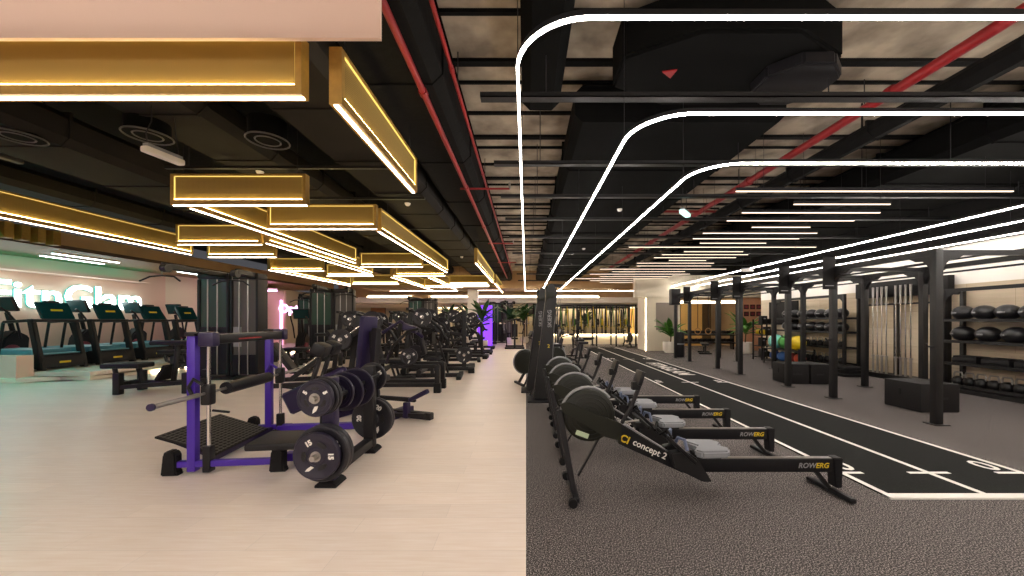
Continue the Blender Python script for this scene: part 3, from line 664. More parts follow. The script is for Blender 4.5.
for k in range(4):
    t = thing('sandbag', 'flat black sandbag on the third shelf of the right edge rack, %s' % ('first from the left' if not k else ORD[k].replace('nearest', 'from the left')), 'sandbag', (9.1, 7.66-k*.5, .575), 0, 'sandbags on the right edge rack')
    MB().b2(-.17, .17, -.22, .22, 0, .14, .04).build('bag', K['vinyl'], t); MB().b2(-.16, .16, -.21, .21, .1, .165, .03).build('top_flap', K['rubber'], t)
    MB().tube([(-.18, -.1, .06), (-.21, -.05, .07), (-.21, .05, .07), (-.18, .1, .06)], .01, 6).build('handle', K['rubber'], t)
def kettlebell(loc, label, g, s=1):
    t = thing('kettlebell', label, 'kettlebell', loc, PI/2, g); t.scale = (s,)*3
    MB().lathe([(0, 0), (.06, 0), (.09, .04), (.095, .09), (.07, .15), (.03, .17), (0, .17)], (0, 0, 0), seg=16).build('bell', K['black'], t)
    MB().tube([(-.06, 0, .12), (-.075, 0, .2), (-.055, 0, .25), (.055, 0, .25), (.075, 0, .2), (.06, 0, .12)], .015, 6).build('handle', K['steel'], t)
    return t
kb = kettlebell((9.05, 7.85, .125), 'black kettlebell on the bottom shelf of the right edge rack, first from the left', 'kettlebells on the right edge rack', 1.05)
for k in range(1, 10): dup(kb, (9.05, 7.85-k*.2, .125), PI/2, 'black kettlebell on the bottom shelf of the right edge rack, ' + ORD[k].replace('nearest', 'from the left'))
MBd = MB().b2(8.75, 9.38, 5.2, 8.1, 0, .07).build('kettlebell_plinth', K['board']); tag(MBd, 'low charcoal plinth under the right edge storage rack', 'plinth')
# barbell holder
t = thing('barbell_holder', 'black wall board holding upright barbells behind the near jump box', 'barbell holder', (9.2, 8.15, 0))
MB().b2(-.02, .12, 0, 2.3, 2.06, 2.46, .01).build('wall_board', K['board'], t)
MB().b2(-.1, -.02, .3, 2.0, 1.85, 1.89).build('upper_rail', K['black'], t); MB().b2(-.2, .15, .3, 2.0, 0, .12).build('floor_tray', K['black'], t)
for y in (.1, 1.22, 2.15): MB().b2(.02, .12, y-.04, y+.04, 0, 2.12).build('upright', K['black'], t)
def barbell(loc, label, g):
    t = thing('barbell', label, 'barbell', loc, 0, g)
    MB().cyl((0, 0, .42), (0, 0, 1.78), .014, seg=8).build('shaft', K['chrome'], t)
    for a, b in ((0, .42), (1.78, 2.2)): MB().cyl((0, 0, a), (0, 0, b), .025, seg=10).build('sleeve', K['steel'], t)
    MB().cyl((0, 0, .42), (0, 0, .45), .035, seg=10).build('collar', K['steel'], t); MB().cyl((0, 0, 1.75), (0, 0, 1.78), .035, seg=10).build('collar', K['steel'], t)
    return t
bb = None
for k, y in enumerate((8.85, 8.97, 9.09, 9.21, 9.45, 9.57, 9.69, 9.81)):
    lb = 'upright steel barbell in the %s group of the wall holder, %s from the left' % (('right', 'left')[k > 3], ('fourth', 'third', 'second', 'first')[k % 4])
    if bb is None: bb = barbell((9.08, y, .121), lb, 'upright barbells in the wall holder')
    else: dup(bb, (9.08, y, .121), 0, lb)
# middle storage rack
rack((8.85, 10.45, 0), 2.9, (.22, .68, 1.12, 1.52), 2.2, 'black storage rack of balls and kettlebells beyond the barbells')
for row, z in ((0, 1.525), (1, 1.125)):
    for k in range(7):
        ball(9.05, 10.75+k*.37, z, .17, K['ballv'], 'black medicine ball on the %s shelf of the middle rack, %s from the right' % (('top', 'second')[row], ('first', 'second', 'third', 'fourth', 'fifth', 'sixth', 'seventh')[k]), 'balls on the middle rack')
for row, z in ((0, .685), (1, .225)):
    for k in range(8):
        dup(kb, (9.02, 10.7+k*.26, z), PI/2, 'black kettlebell on the %s shelf of the middle rack, %s from the right' % (('third', 'bottom')[row], ('first', 'second', 'third', 'fourth', 'fifth', 'sixth', 'seventh', 'eighth')[k]), 'kettlebells on the middle rack')
cb = [('4fa04a', 8.4, 12.1, 'green'), ('e0c21a', 8.4, 11.6, 'yellow'), ('7fd0c8', 8.4, 12.6, 'pale turquoise')]
sr = thing('ball_stand', 'low black two tier stand holding coloured exercise balls', 'ball stand', (8.15, 11.2, 0))
for z in (.1, .5): MB().b2(0, .5, 0, 1.7, z, z+.03).build('shelf', K['black'], sr)
for x in (.02, .48):
    for y in (.02, 1.68): MB().b2(x-.02, x+.02, y-.02, y+.02, 0, .6).build('post', K['black'], sr)
for c, X, Y, n in cb:
    t = thing('exercise_ball', '%s exercise ball on the upper tier of the low stand' % n, 'ball', (X, Y, .53)); m = mat(n.replace(' ', '_')+'_ball', c, .4)
    MB().sph((0, 0, .23), .23, u=24, v=14).build('ball_skin', m, t); MB().tube([(.231*math.cos(a*PI/12), 0, .23+.231*math.sin(a*PI/12)) for a in range(24)], .004, 5, True).build('seam', K['dark'], t)
for i, (c, Y, n) in enumerate((('c94b30', 11.5, 'red'), ('35509a', 12.65, 'blue'), ('9c3a3a', 11.88, 'dark red'), ('3d6ab0', 12.26, 'light blue'))):
    t = thing('slam_ball', '%s ball on the lower tier of the low stand' % n, 'ball', (8.4, Y, .13)); m = mat(n.replace(' ', '_')+'_slam', c, .5)
    MB().sph((0, 0, .16), .16, u=20, v=12).build('ball_skin', m, t); MB().tube([(0, .161*math.cos(a*PI/12), .16+.161*math.sin(a*PI/12)) for a in range(24)], .004, 5, True).build('seam', K['dark'], t)
# charcoal patterned boards on the wall
for k, (a, b, z0, z1, lb) in enumerate(((12.9, 14.4, 1.3, 2.15, 'charcoal slatted wall board beyond the middle rack'),)):
    t = thing('wall_board', lb, 'wall panel', (9.38, (a+b)/2, z0))
    MB().b2(-.05, 0, -(b-a)/2, (b-a)/2, 0, z1-z0).build('backing', K['board'], t)
# low dumbbell bench strip beyond barbells
t = thing('aerobic_step', 'stack of dark aerobic steps on the floor left of the barbells', 'aerobic step', (8.4, 10.0, 0))
for k in range(3): MB().b2(-.2, .35, -.35, .45, k*.09, k*.09+.075, .015).build('step_platform', K['rubber'], t)
# ------------------------------------------------------------- treadmills
def make_treadmill(loc, label):
    # x = 0 is the front (hood) plane, facing +x ; belt runs toward -x ; width 1.0 along y
    t = thing('treadmill', label, 'treadmill', loc, 0, 'treadmills in front of the sign wall')
    b = MB().prism([(0, .04), (.0, .3), (-.06, .38), (-.3, .4), (-.4, .36), (-1.75, .3), (-1.75, .04)], 'y', .02, .98, .02).build('base', K['dark'], t)
    MB().b2(-1.73, -.35, .08, .92, .36, .52, .02).build('running_belt', K['teal'], t)
    MB().b2(-.32, -.08, .1, .9, .395, .42, .01).build('hood_top', K['teal'], t)
    MB().b2(.0, .004, .38, .62, .16, .21).build('badge', K['yellow'], b, 'yellow badge')
    for y in (.05, .95):
        MB().prism([(.04, .0), (-.12, .0), (-.36, 1.24), (-.22, 1.24)], 'y', y-.05, y+.05, .015).build('upright', K['black2'], t)
        h = MB().bar((-.25, y, 1.27), (-1.0, y, 1.22), .06, .07, bev=.015).build('handrail', K['black2'], t)
        MB().bar((-1.0, y, 1.22), (-1.15, y, .3), .05, .05, bev=.01).build('handrail_support', K['black2'], t)
    MB().b2(-.38, -.2, .0, 1.0, 1.22, 1.3, .02).build('cross_bar', K['black2'], t)
    c = MB().prism([(-.12, 1.3), (-.22, 1.3), (-.42, 1.72), (-.34, 1.74)], 'y', .16, .84, .015).build('console', K['screen'], t)  # teal reflection of the cyan light is put into the console colour
    MB().prism([(-.215, 1.34), (-.235, 1.34), (-.42, 1.7), (-.405, 1.7)], 'y', .2, .8).build('screen', K['screen'], c)
    MB().box((-.225, .5, 1.53), (.02, .24, .045), (0, -.44, 0)).build('badge', K['yellow'], c, 'yellow badge')
    MB().b2(-.44, -.32, .36, .64, 1.72, 1.78, .02).build('top_fan', K['black2'], c)
    return t
tm = make_treadmill((-12.1, 9.35, .2), 'black treadmill with teal belt on the platform, nearest of the row')
for k, n in enumerate(('second nearest', 'third nearest', 'fourth nearest', 'fifth nearest')):
    dup(tm, (-12.1, 9.35+1.27*(k+1), .2), 0, 'black treadmill with teal belt on the platform, %s of the row' % n)
# ------------------------------------------------------------- elliptical trainers
def make_elliptical(loc, rz, label):
    t = thing('elliptical_trainer', label, 'elliptical trainer', loc, rz, 'elliptical trainers behind the treadmills')
    MB().b2(-1.0, .5, -.3, .3, 0, .09, .02).build('base_frame', K['black2'], t)
    MB().prism([(.45, .08), (.5, .8), (.2, 1.0), (-.05, .75), (-.2, .08)], 'y', -.16, .16, .04).build('drive_housing', K['black2'], t)
    MB().bar((.25, 0, .9), (.12, 0, 1.5), .1, .08, bev=.02).build('mast', K['black2'], t)
    c = MB().box((.08, 0, 1.72), (.07, .6, .42), (0, -.35, 0), bev=.02).build('console', K['black2'], t)
    MB().box((.045, 0, 1.72), (.01, .54, .36), (0, -.35, 0)).build('screen', K['screen'], c)
    for s in (-1, 1):
        MB().tube([(.2, s*.28, .75), (.1, s*.3, 1.2), (-.1, s*.3, 1.5), (-.22, s*.27, 1.62)], .026, 8).build('swing_arm', K['black2'], t)
        p = MB().bar((.15, s*.25, .3+s*.08), (-.85, s*.22, .3-s*.14), .07, .09, bev=.015).build('pedal_arm', K['maroon'], t)
        MB().b2(-.75, -.4, s*.22-.08, s*.22+.08, .36-s*.07, .41-s*.07, .015).build('pedal', K['rubber'], p)
    MB().lathe([(0, -.2), (.17, -.2), (.19, -.18), (.19, -.15), (0, -.15)], (.1, 0, .4), (0, 1, 0), 24).build('crank_disc', K['maroon'], t)
    return t
el = make_elliptical((-14.42, 10.3, .2), PI/2, 'dark elliptical trainer with maroon pedals behind the treadmills, nearest')
for k, n in enumerate(('second nearest', 'third nearest', 'fourth nearest')):
    dup(el, (-14.42, 12.0+1.65*k, .2), PI/2, 'dark elliptical trainer with maroon pedals behind the treadmills, ' + n)
dup(el, (-12.9, 8.0, .0), PI/2+.5, 'dark elliptical trainer with maroon pedals at the left edge beside the pale box')

# ------------------------------------------------------------- cable towers
K['shroud'] = mat('shroud_grey', '55514e', .45)
def make_tower(loc, rz, label, arm=True):
    t = thing('cable_tower', label, 'cable machine', loc, rz, 'dual stack cable towers')
    # local x across, y depth
    for i, x in enumerate((-.82, .0)):
        w = .8 if i == 0 else .72
        MB().b2(x, x+.07, -.18, .18, .02, 2.5, .02).build('tower_column', K['dark'], t); MB().b2(x+w-.07, x+w, -.18, .18, .02, 2.5, .02).build('tower_column', K['dark'], t)
        MB().b2(x, x+w, -.18, .18, 2.5, 2.66, .04).build('top_cap', K['dark'], t)
        MB().b2(x+.07, x+w-.07, -.14, -.12, 1.3 if i == 0 else .1, 2.5).build('shroud', K['plexi'] if i == 0 else K['shroud'], t, 'green tinted front shroud' if i == 0 else 'grey front shroud')
        MB().b2(x+.07, x+w-.07, -.17, -.15, .1, 1.3 if i == 0 else .6).build('front_shroud', K['black2'], t)
        ws = MB()
        MB().b2(x+.16, x+w-.16, -.1, .12, .12, .98).build('weight_stack', K['black'], t)
        for xx in (x+.3, x+w-.3): MB().cyl((xx, -.03, .98), (xx, -.03, 2.42), .013, seg=8).build('guide_rod', K['chrome'], t)
        MB().b2(x-.02, x+w+.02, -.4, .4, 0, .06, .015).build('base', K['black'], t)
        for xx in (x+w*.35, x+w*.65): MB().cyl((xx, -.19, .1), (xx, -.19, 2.5), .014, seg=8).build('front_rod', K['steel'], t)
    ic = MB()
    MB().b2(.08, .28, -.16, -.145, .8, 1.3).build('instruction_placard', K['grey'], t)
    if arm:
        for s, L_ in ((-1, 1.75), (1, .8)):
            x = -.12 if s < 0 else .6
            a = MB().bar((x, -.1, 2.6), (x+.05*s, -L_, 2.62), .1, .13, bev=.02).build('top_arm', K['black2'], t)
            MB().cyl((x-.03, -L_, 2.56), (x+.09, -L_, 2.56), .09, seg=16).build('pulley', K['black'], a)
            c = MB().cyl((x, -L_-.05, 2.52), (x, -L_-.05, 2.4), .006, seg=5).build('cable', K['steel'], t)
            MB().tube([(x-.42, -L_-.1, 2.28), (x-.25, -L_-.05, 2.38), (x, -L_-.05, 2.4), (x+.25, -L_-.05, 2.38), (x+.42, -L_-.1, 2.28)], .018, 8).build('pulldown_bar', K['dark'], c)
    return t
tw = make_tower((-7.45, 9.6, 0), 0, 'tall dark dual stack cable tower behind the hip thrust machine')
dup(tw, (-7.3, 14.3, 0), .2, 'tall dark dual stack cable tower farther back, second of two on the left')
# seated row bench in front of the tower
def make_row_bench(loc, rz, label):
    t = thing('seated_pulldown_bench', label, 'exercise bench', loc, rz, 'cable benches')
    MB().b2(-1.1, -.4, -.2, .2, .5, .6, .03).build('seat', K['vinyl'], t)
    MB().b2(-.22, .55, -.18, .18, .96, 1.05, .03).build('thigh_pad', K['vinyl'], t)
    MB().bar((-.55, 0, .5), (-.45, 0, .12), .09, .07, bev=.015).build('seat_post', K['black'], t)
    MB().tube([(-1.0, 0, .5), (-.95, 0, .28), (-.8, 0, .2), (.6, 0, .2)], .04, 8).build('frame_rail', K['black'], t)
    MB().bar((.2, 0, .98), (.1, 0, .15), .08, .08, bev=.015).build('pad_post', K['black'], t)
    MB().box((.0, 0, .4), (.06, .4, .34), (0, .5, 0), bev=.01).build('foot_plate', K['rubber'], t)
    for x in (-.7, .55):
        MB().b2(x-.06, x+.06, -.32, -.2, 0, .42, .015).build('leg', K['black'], t); MB().b2(x-.06, x+.06, .2, .32, 0, .42, .015).build('leg', K['black'], t)
        MB().b2(x-.04, x+.04, -.3, .3, .14, .24).build('cross_member', K['black'], t)
    MB().bar((-.7, -.26, .14), (.55, -.26, .22), .07, .08).build('side_rail', K['black'], t)
    return t
rb = make_row_bench((-7.4, 7.75, 0), .1, 'black padded pulldown bench in front of the first cable tower')
dup(rb, (-6.6, 12.2, 0), .3, 'black padded pulldown bench in front of the second cable tower')

# ------------------------------------------------------------- weight plates
def make_plate(r, th, num, label, g=None, m=None, rimc=None):
    t = thing('weight_plate', label, 'weight plate', (0, 0, 0), 0, g)
    MB().lathe([(.026, -th/2), (.07, -th/2), (.08, -th/2+.008), (r*.78, -th/2+.008), (r*.84, -th/2), (r*.96, -th/2), (r, -th/2+.008), (r, th/2-.008), (r*.96, th/2), (.026, th/2), (.026, -th/2)],
               (0, 0, 0), (0, 1, 0), 36).build('disc', m or K['platedk'], t)
    MB().lathe([(.026, -th/2-.003), (.045, -th/2-.003), (.045, th/2+.003), (.026, th/2+.003), (.026, -th/2-.003)], (0, 0, 0), (0, 1, 0), 18).build('hub', K['steel'], t)
    for k in range(3):
        a = PI/2+2*PI/3*k
        # grip opening drawn as a recessed dark oval, with rim
        cx, cz = r*.52*math.cos(a), r*.52*math.sin(a)
        pts = [(cx+.16*r*math.cos(q)*(-math.sin(a))*1.35+.1*r*math.sin(q)*math.cos(a), cz+.16*r*math.cos(q)*math.cos(a)*1.35+.1*r*math.sin(q)*math.sin(a)) for q in [i*PI/8 for i in range(16)]]
        MB().prism(pts, 'y', -th/2+.002, th/2-.002).build('grip_opening', K['black'], t)
    if num:
        for k in range(3):
            a = PI/6+2*PI/3*k+PI/3*0
            cx, cz = r*.62*math.cos(a), r*.62*math.sin(a)
            if k == 2: MB().prism([(cx-.02, cz-.03), (cx+.01, cz-.01), (cx+.03, cz+.035), (cx, cz+.03), (cx-.015, cz)], 'y', -th/2-.001, -th/2+.01).build('logo', K['mark'], t, 'white emblem')
            else: text(num, r*.3, K['mark'], t, (cx, -th/2+.006, cz), Euler(FRONT).to_matrix() @ Matrix.Rotation(a-PI/2, 3, 'Z'), 'number', .002, .003, label='white number')
    return t
K['platep'] = mat('plate_purple_reflection', '19142a', .4)  # purple reflection on black plates, put into the base colour
def put(pl, loc, rz, label, tilt=0):
    q = dup(pl, loc, rz, label); q.rotation_euler = (0, tilt, rz); return q

# ------------------------------------------------------------- hip thrust machine (purple)
t = thing('hip_thrust_machine', 'purple framed hip thrust machine with padded bar and textured foot plate', 'strength machine', (-3.12, 3.6, 0), .1)
T_ = t
def fbox(x, y): MB().prism([(x-.08, 0), (x+.08, 0), (x+.055, .03), (x+.055, .2), (x+.02, .235), (x-.04, .235), (x-.06, .2)], 'y', y-.045, y+.045, .012).build('rubber_foot', K['rubber'], T_)
for y in (0, 1.25):
    fbox(-.25, y); fbox(.71, y)
    MB().b2(-.2, .7, y-.03, y+.03, .07, .13, .01).build('base_beam', K['purple'], t)
    MB().b2(-.105, -.03, y-.035, y+.035, .03, 1.33, .01).build('upright', K['purple'], t)
    MB().b2(-.115, -.025, y-.05, y+.05, 1.32, 1.36, .01).build('end_cap', K['black2'], t)
    MB().cyl((.07, y, .1), (.07, y, 1.3), .017, seg=12).build('guide_rod', K['chrome'], t)
    MB().b2(.035, .105, y-.04, y+.04, .02, .27, .012).build('rod_base', K['black2'], t)
    MB().b2(.0, .14, y-.05, y+.05, 1.22, 1.36, .02).build('rod_top_bracket', K['purple_d'], t)
    s = MB().b2(.02, .11, y-.045, y+.045, .66, .86, .02).build('bar_carriage', K['black2'], t)
    MB().tube([(.06, y-.06, .86), (-.01, y-.08, .92), (-.07, y-.06, .84), (-.04, y-.05, .76)], .016, 8).build('release_lever', K['purple'] if y else K['black2'], s)
    MB().cyl((.09, y+.02, .6), (.24, y+.02, .58), .012, seg=8).build('safety_pin', K['dark'], s)
MB().b2(-.01, .12, .05, 1.2, 1.24, 1.335, .015).build('top_crossbar', K['black2'], t)
MB().b2(.121, .124, .35, .75, 1.27, 1.285).build('red_stripe', K['red'], t, 'thin red and white printed stripe')
MB().b2(-.06, .0, .05, 1.2, .05, .11, .01).build('long_base_beam', K['purple_d'], t)
b = MB().cyl((.06, -.6, .775), (.06, 1.68, .775), .014, seg=10).build('bar', K['steel'], t)
for a, c in ((-.6, -.12), (1.4, 1.68)): MB().cyl((.06, a, .775), (.06, c, .775), .021, seg=14).build('bar_sleeve', K['steel'], b)
MB().cyl((.06, -.62, .775), (.06, -.6, .775), .03, seg=14).build('sleeve_cap', K['purple_d'], b)
MB().cyl((.06, .25, .775), (.06, 1.0, .775), .062, seg=20).build('foam_pad', K['vinyl'], t)
# foot plate
fp = MB(); fp.prism([(-.51, .315), (.05, .125), (.055, .14), (-.505, .335)], 'y', .12, 1.02, .004)
fpo = fp.build('foot_plate', K['board'], t)
ang = math.atan2(.19, .56)
for i in range(13):
    for j in range(8):
        pass
g = MB()
for i in range(15):
    u = (i+.5)/15
    g.box((-.505+.56*u, .57, .338-.19*u), (.008, .86, .004), (0, ang, 0))
for j in range(15):
    g.box((-.225, .15+j*.06, .2405), (.58, .006, .004), (0, ang, 0))
g.build('tread_grid', K['grill'], fpo)
MB().bar((-.15, .3, .1), (-.5, .3, .26), .05).build('plate_support', K['purple_d'], t); MB().bar((-.15, .9, .1), (-.5, .9, .26), .05).build('plate_support', K['purple_d'], t)
# back pad
MB().b2(.56, 1.16, -.3, .14, .29, .36, .025).build('back_pad', K['vinyl'], t)
MB().bar((.9, .15, .3), (.8, .2, .1), .07).build('pad_post', K['black2'], t)
MB().b2(.7, 1.1, .1, .2, .05, .13, .01).build('pad_base_beam', K['purple'], t)

# ------------------------------------------------------------- plate tree
t = thing('plate_rack', 'dark A-frame plate rack loaded with plates right of the hip thrust machine', 'weight rack', (-1.76, 3.38, 0), 0)
MB().b2(-.05, .05, .0, .85, .06, .15, .01).build('base_rail', K['dark'], t)
for y in (0, .85):
    MB().prism([(-.1, 0), (.1, 0), (.1, .02), (.06, .05), (-.06, .05), (-.1, .02)], 'y', y-.1, y+.1, .008).build('rubber_foot', K['rubber'], t)
    MB().b2(-.055, .055, y-.05, y+.05, .04, .96, .01).build('upright', K['purple_d'] if y == 0 else K['dark'], t)
    for z in (.33, .82):
        MB().cyl((0, y-.02 if y == 0 else y+.02, z), (0, y-.3 if y == 0 else y+.3, z), .024, seg=14).build('storage_peg', K['steel'], t)
for x in (-.09, .09): MB().bar((x, -.02, .80), (x, .87, .86), .03, .035, bev=.005).build('top_rail', K['dark'], t)
for z in (.82,):
    for y in (.18, .38, .6): MB().cyl((-.1, y, z), (.1, y, z), .012, seg=8).build('divider', K['steel'], t)
def plate_on(r, th, num, x, y, z, label, m=None, rz=-.02, tilt=0):
    p = make_plate(r, th, num, label, 'plates on the near rack', m); p.location = (x, y, z); p.rotation_euler = (0, tilt, rz); return p
plate_on(.2, .045, '15', -1.76, 3.16, .33, 'dark plate marked 15, outermost on the lower near peg', K['platep'], tilt=.5)
plate_on(.24, .05, '20', -1.75, 3.22, .33, 'larger dark plate right behind the outermost 15 on the lower near peg')
plate_on(.24, .05, '', -1.75, 3.28, .33, 'larger dark plate innermost on the lower near peg')
plate_on(.155, .035, '5', -1.76, 3.14, .82, 'small dark plate with painted purple reflection outermost on the upper near peg', K['platep'])
plate_on(.16, .035, '', -1.75, 3.19, .82, 'small dark plate second on the upper near peg')
plate_on(.165, .035, '', -1.75, 3.24, .82, 'small dark plate innermost on the upper near peg')
plate_on(.235, .045, '20', -1.77, 4.32, .34, 'large dark plate marked 20 on the lower far peg', tilt=-.5)
plate_on(.235, .045, '', -1.77, 4.38, .34, 'large dark plate outermost on the lower far peg')
plate_on(.165, .04, '10', -1.77, 4.32, .82, 'medium dark plate marked 10 on the upper far peg')
for k, y in enumerate((3.5, 3.64, 3.87)):
    plate_on((.16, .19, .2)[k], .03, '', -1.76, y, (.8, .78, .78)[k], 'dark plate with painted purple reflection standing between the top rails, %s of three' % ORD[k], K['platep'])

# ------------------------------------------------------------- back extension bench
def roller(mb, a, b, r): mb.cyl(a, b, r, seg=18); return mb
t = thing('back_extension_bench', 'purple and black back extension bench with twin roller pads behind the plate rack', 'exercise bench', (-2.75, 4.9, 0), .15)
MB().bar((-.35, 0, .38), (.42, 0, .74), .3, .09, bev=.03, up=(0, 1, 0)).build('incline_pad', K['purple_d'], t)
MB().bar((-.45, 0, .08), (.7, 0, .08), .1, .08, bev=.01).build('base_beam', K['purple'], t)
for x in (-.45, .7): MB().b2(x-.05, x+.05, -.3, .3, 0, .07, .015).build('rubber_foot', K['rubber'], t)
MB().bar((.1, 0, .1), (.12, 0, .6), .08, bev=.01).build('pad_post', K['dark'], t)
for s in (-.16, .16): MB().bar((.0, s, .62), (.12, s, 1.02), .06, .05, bev=.01).build('roller_post', K['dark'], t)
for a, b in ((-.33, -.05), (.05, .33)): MB().box((.14, (a+b)/2, 1.1), (.17, .28, .17), (0, .4, 0), bev=.05).build('roller_pad', K['vinyl'], t)
MB().bar((.0, -.16, .66), (.0, .16, .66), .04).build('cross_member', K['dark'], t)

# ------------------------------------------------------------- generic plate loaded machines
def seat_set(t, x, y, rz=0, h=.45, back=.75, m=K['vinyl'], bm=None, lean=.25):
    c, s = math.cos(rz), math.sin(rz)
    MB().box((x, y, h), (.42, .36, .09), (0, 0, rz), bev=.03).build('seat', m, t)
    bx, by = x-.27*c, y-.27*s
    o = MB().box((0, 0, 0), (.09, .32, back), (0, -lean, 0), bev=.03)
    bmesh.ops.transform(o.bm, matrix=Matrix.Translation((bx, by, h+.08+back/2)) @ Matrix.Rotation(rz, 4, 'Z'), verts=o.bm.verts[:])
    o.build('backrest', bm or m, t)
    MB().bar((x, y, .08), (x, y, h-.04), .08, .08).build('seat_post', K['dark'], t)
PL = make_plate(.225, .045, '20', 'tmp'); PS = make_plate(.17, .04, '10', 'tmp')
PL.location = (0, 0, -50); PS.location = (0, 0, -50)
npl = [0]
def hang(big, loc, rz, where):
    q = dup(PL if big else PS, loc, rz, '%s dark plate on %s' % ('large' if big else 'medium', where), 'plates on the strength machines'); npl[0] += 1; return q
def W(t, p):
    c, s = math.cos(t.rotation_euler.z), math.sin(t.rotation_euler.z); l = t.location
    return (l.x+p[0]*c-p[1]*s, l.y+p[0]*s+p[1]*c, l.z+p[2])
def press(loc, rz, label, mc, h=1.7, where=''):
    # lever chest press: user faces +x
    t = thing('lever_press_machine', label, 'strength machine', loc, rz)
    MB().bar((-.7, 0, .06), (.8, 0, .06), .1, .1, bev=.01).build('base_beam', K['dark'], t)
    for x in (-.7, .8): MB().b2(x-.06, x+.06, -.5, .5, 0, .09, .015).build('cross_foot', K['rubber'], t)
    MB().bar((-.62, 0, .1), (-.42, 0, h), .12, .1, bev=.01).build('main_post', mc, t)
    seat_set(t, .1, 0, 0, .5, .7, K['vinyl'])
    for s in (-1, 1):
        a = MB().tube([(-.42, s*.12, h-.05), (-.1, s*.48, h-.12), (.35, s*.5, h-.45), (.5, s*.42, h-.75)], .035, 8).build('lever_arm', mc, t)
        MB().cyl((.5, s*.42, h-.75), (.5, s*.2, h-.73), .022, seg=10).build('hand_grip', K['rubber'], a)
        MB().cyl((-.05, s*.48, h-.2), (-.05, s*.8, h-.2), .025, seg=12).build('weight_peg', K['chrome'], a)
        hang(True, W(t, (-.05, s*.62, h-.2)), rz, '%s side of %s' % (('left', 'right')[s > 0], where))
        MB().bar((.45, s*.42, .06), (.2, s*.46, .9), .05, .05).build('side_frame', K['dark'], t)
    MB().bar((-.46, -.3, h), (-.46, .3, h), .07, bev=.01).build('top_beam', mc, t)
    return t
def legpress(loc, rz, label, mc, where=''):
    t = thing('leg_press_machine', label, 'strength machine', loc, rz)
    for y in (-.45, .45):
        MB().bar((-.9, y, .08), (1.1, y, .08), .08, .1, bev=.01).build('base_rail', K['dark'], t)
        MB().bar((-.5, y, .2), (1.0, y, 1.35), .07, .09, bev=.01).build('incline_rail', mc, t)
        MB().cyl((-.4, y*.9, .36), (.9, y*.9, 1.36), .02, seg=10).build('guide_rod', K['chrome'], t)
        MB().bar((1.0, y, .1), (.95, y, 1.38), .09, .09, bev=.01).build('upright', K['dark'], t)
    MB().b2(.9, 1.0, -.5, .5, 1.3, 1.4, .01).build('top_beam', mc, t)
    MB().box((.35, 0, 1.0), (.06, .75, .6), (0, -.65, 0), bev=.01).build('foot_sled', K['board'], t)
    MB().box((-.75, 0, .65), (.1, .42, .75), (0, -.6, 0), bev=.04).build('backrest', K['vinyl'], t)
    MB().box((-.4, 0, .32), (.4, .42, .09), (0, .1, 0), bev=.03).build('seat', K['vinyl'], t)
    for s in (-1, 1):
        MB().cyl((.5, s*.45, 1.05), (.5, s*.78, 1.05), .025, seg=12).build('weight_peg', K['chrome'], t)
        hang(True, W(t, (.5, s*.56, 1.05)), rz, '%s side of %s' % (('left', 'right')[s > 0], where))
        hang(True, W(t, (.5, s*.63, 1.05)), rz, 'outer %s side of %s' % (('left', 'right')[s > 0], where))
    return t
def rowm(loc, rz, label, mc, where=''):
    t = thing('lever_row_machine', label, 'strength machine', loc, rz)
    MB().bar((-.9, 0, .1), (.9, 0, .1), .12, .1, bev=.01).build('base_beam', K['dark'], t)
    for x in (-.9, .9): MB().b2(x-.09, x+.09, -.35, .35, 0, .14, .02).build('cross_foot', K['rubber'], t)
    MB().bar((.7, 0, .1), (.7, 0, 1.75), .12, .1, bev=.01).build('main_post', mc, t)
    MB().bar((.7, 0, 1.7), (-.6, 0, .95), .08, .1, bev=.01).build('lever_arm', mc, t)
    MB().bar((.7, 0, 1.05), (-.75, .1, 1.3), .06, .08, bev=.01).build('upper_arm', K['dark'], t)
    MB().tube([(-.6, -.4, .98), (-.62, -.2, .95), (-.62, .2, .95), (-.6, .4, .98)], .022, 8).build('handlebar', K['rubber'], t)
    MB().b2(-.5, .1, -.17, .17, .5, .6, .03).build('seat', K['vinyl'], t); MB().bar((-.2, 0, .1), (-.2, 0, .5), .08).build('seat_post', K['dark'], t)
    MB().box((.25, 0, .95), (.1, .3, .4), (0, 0, 0), bev=.03).build('chest_pad', K['vinyl'], t); MB().bar((.3, 0, .9), (.7, 0, .9), .06).build('pad_arm', K['dark'], t)
    for s in (-1, 1):
        MB().cyl((.1, s*.04, 1.33), (.1, s*.34, 1.33), .024, seg=12).build('weight_peg', K['chrome'], t)
        hang(s < 0, W(t, (.1, s*.2, 1.33)), rz, '%s side of %s' % (('left', 'right')[s > 0], where))
        MB().cyl((.7, s*.06, .5), (.7, s*.34, .5), .024, seg=12).build('storage_peg', K['chrome'], t)
        hang(True, W(t, (.7, s*.2, .5)), rz, 'the storage peg, %s side of %s' % (('left', 'right')[s > 0], where))
    return t
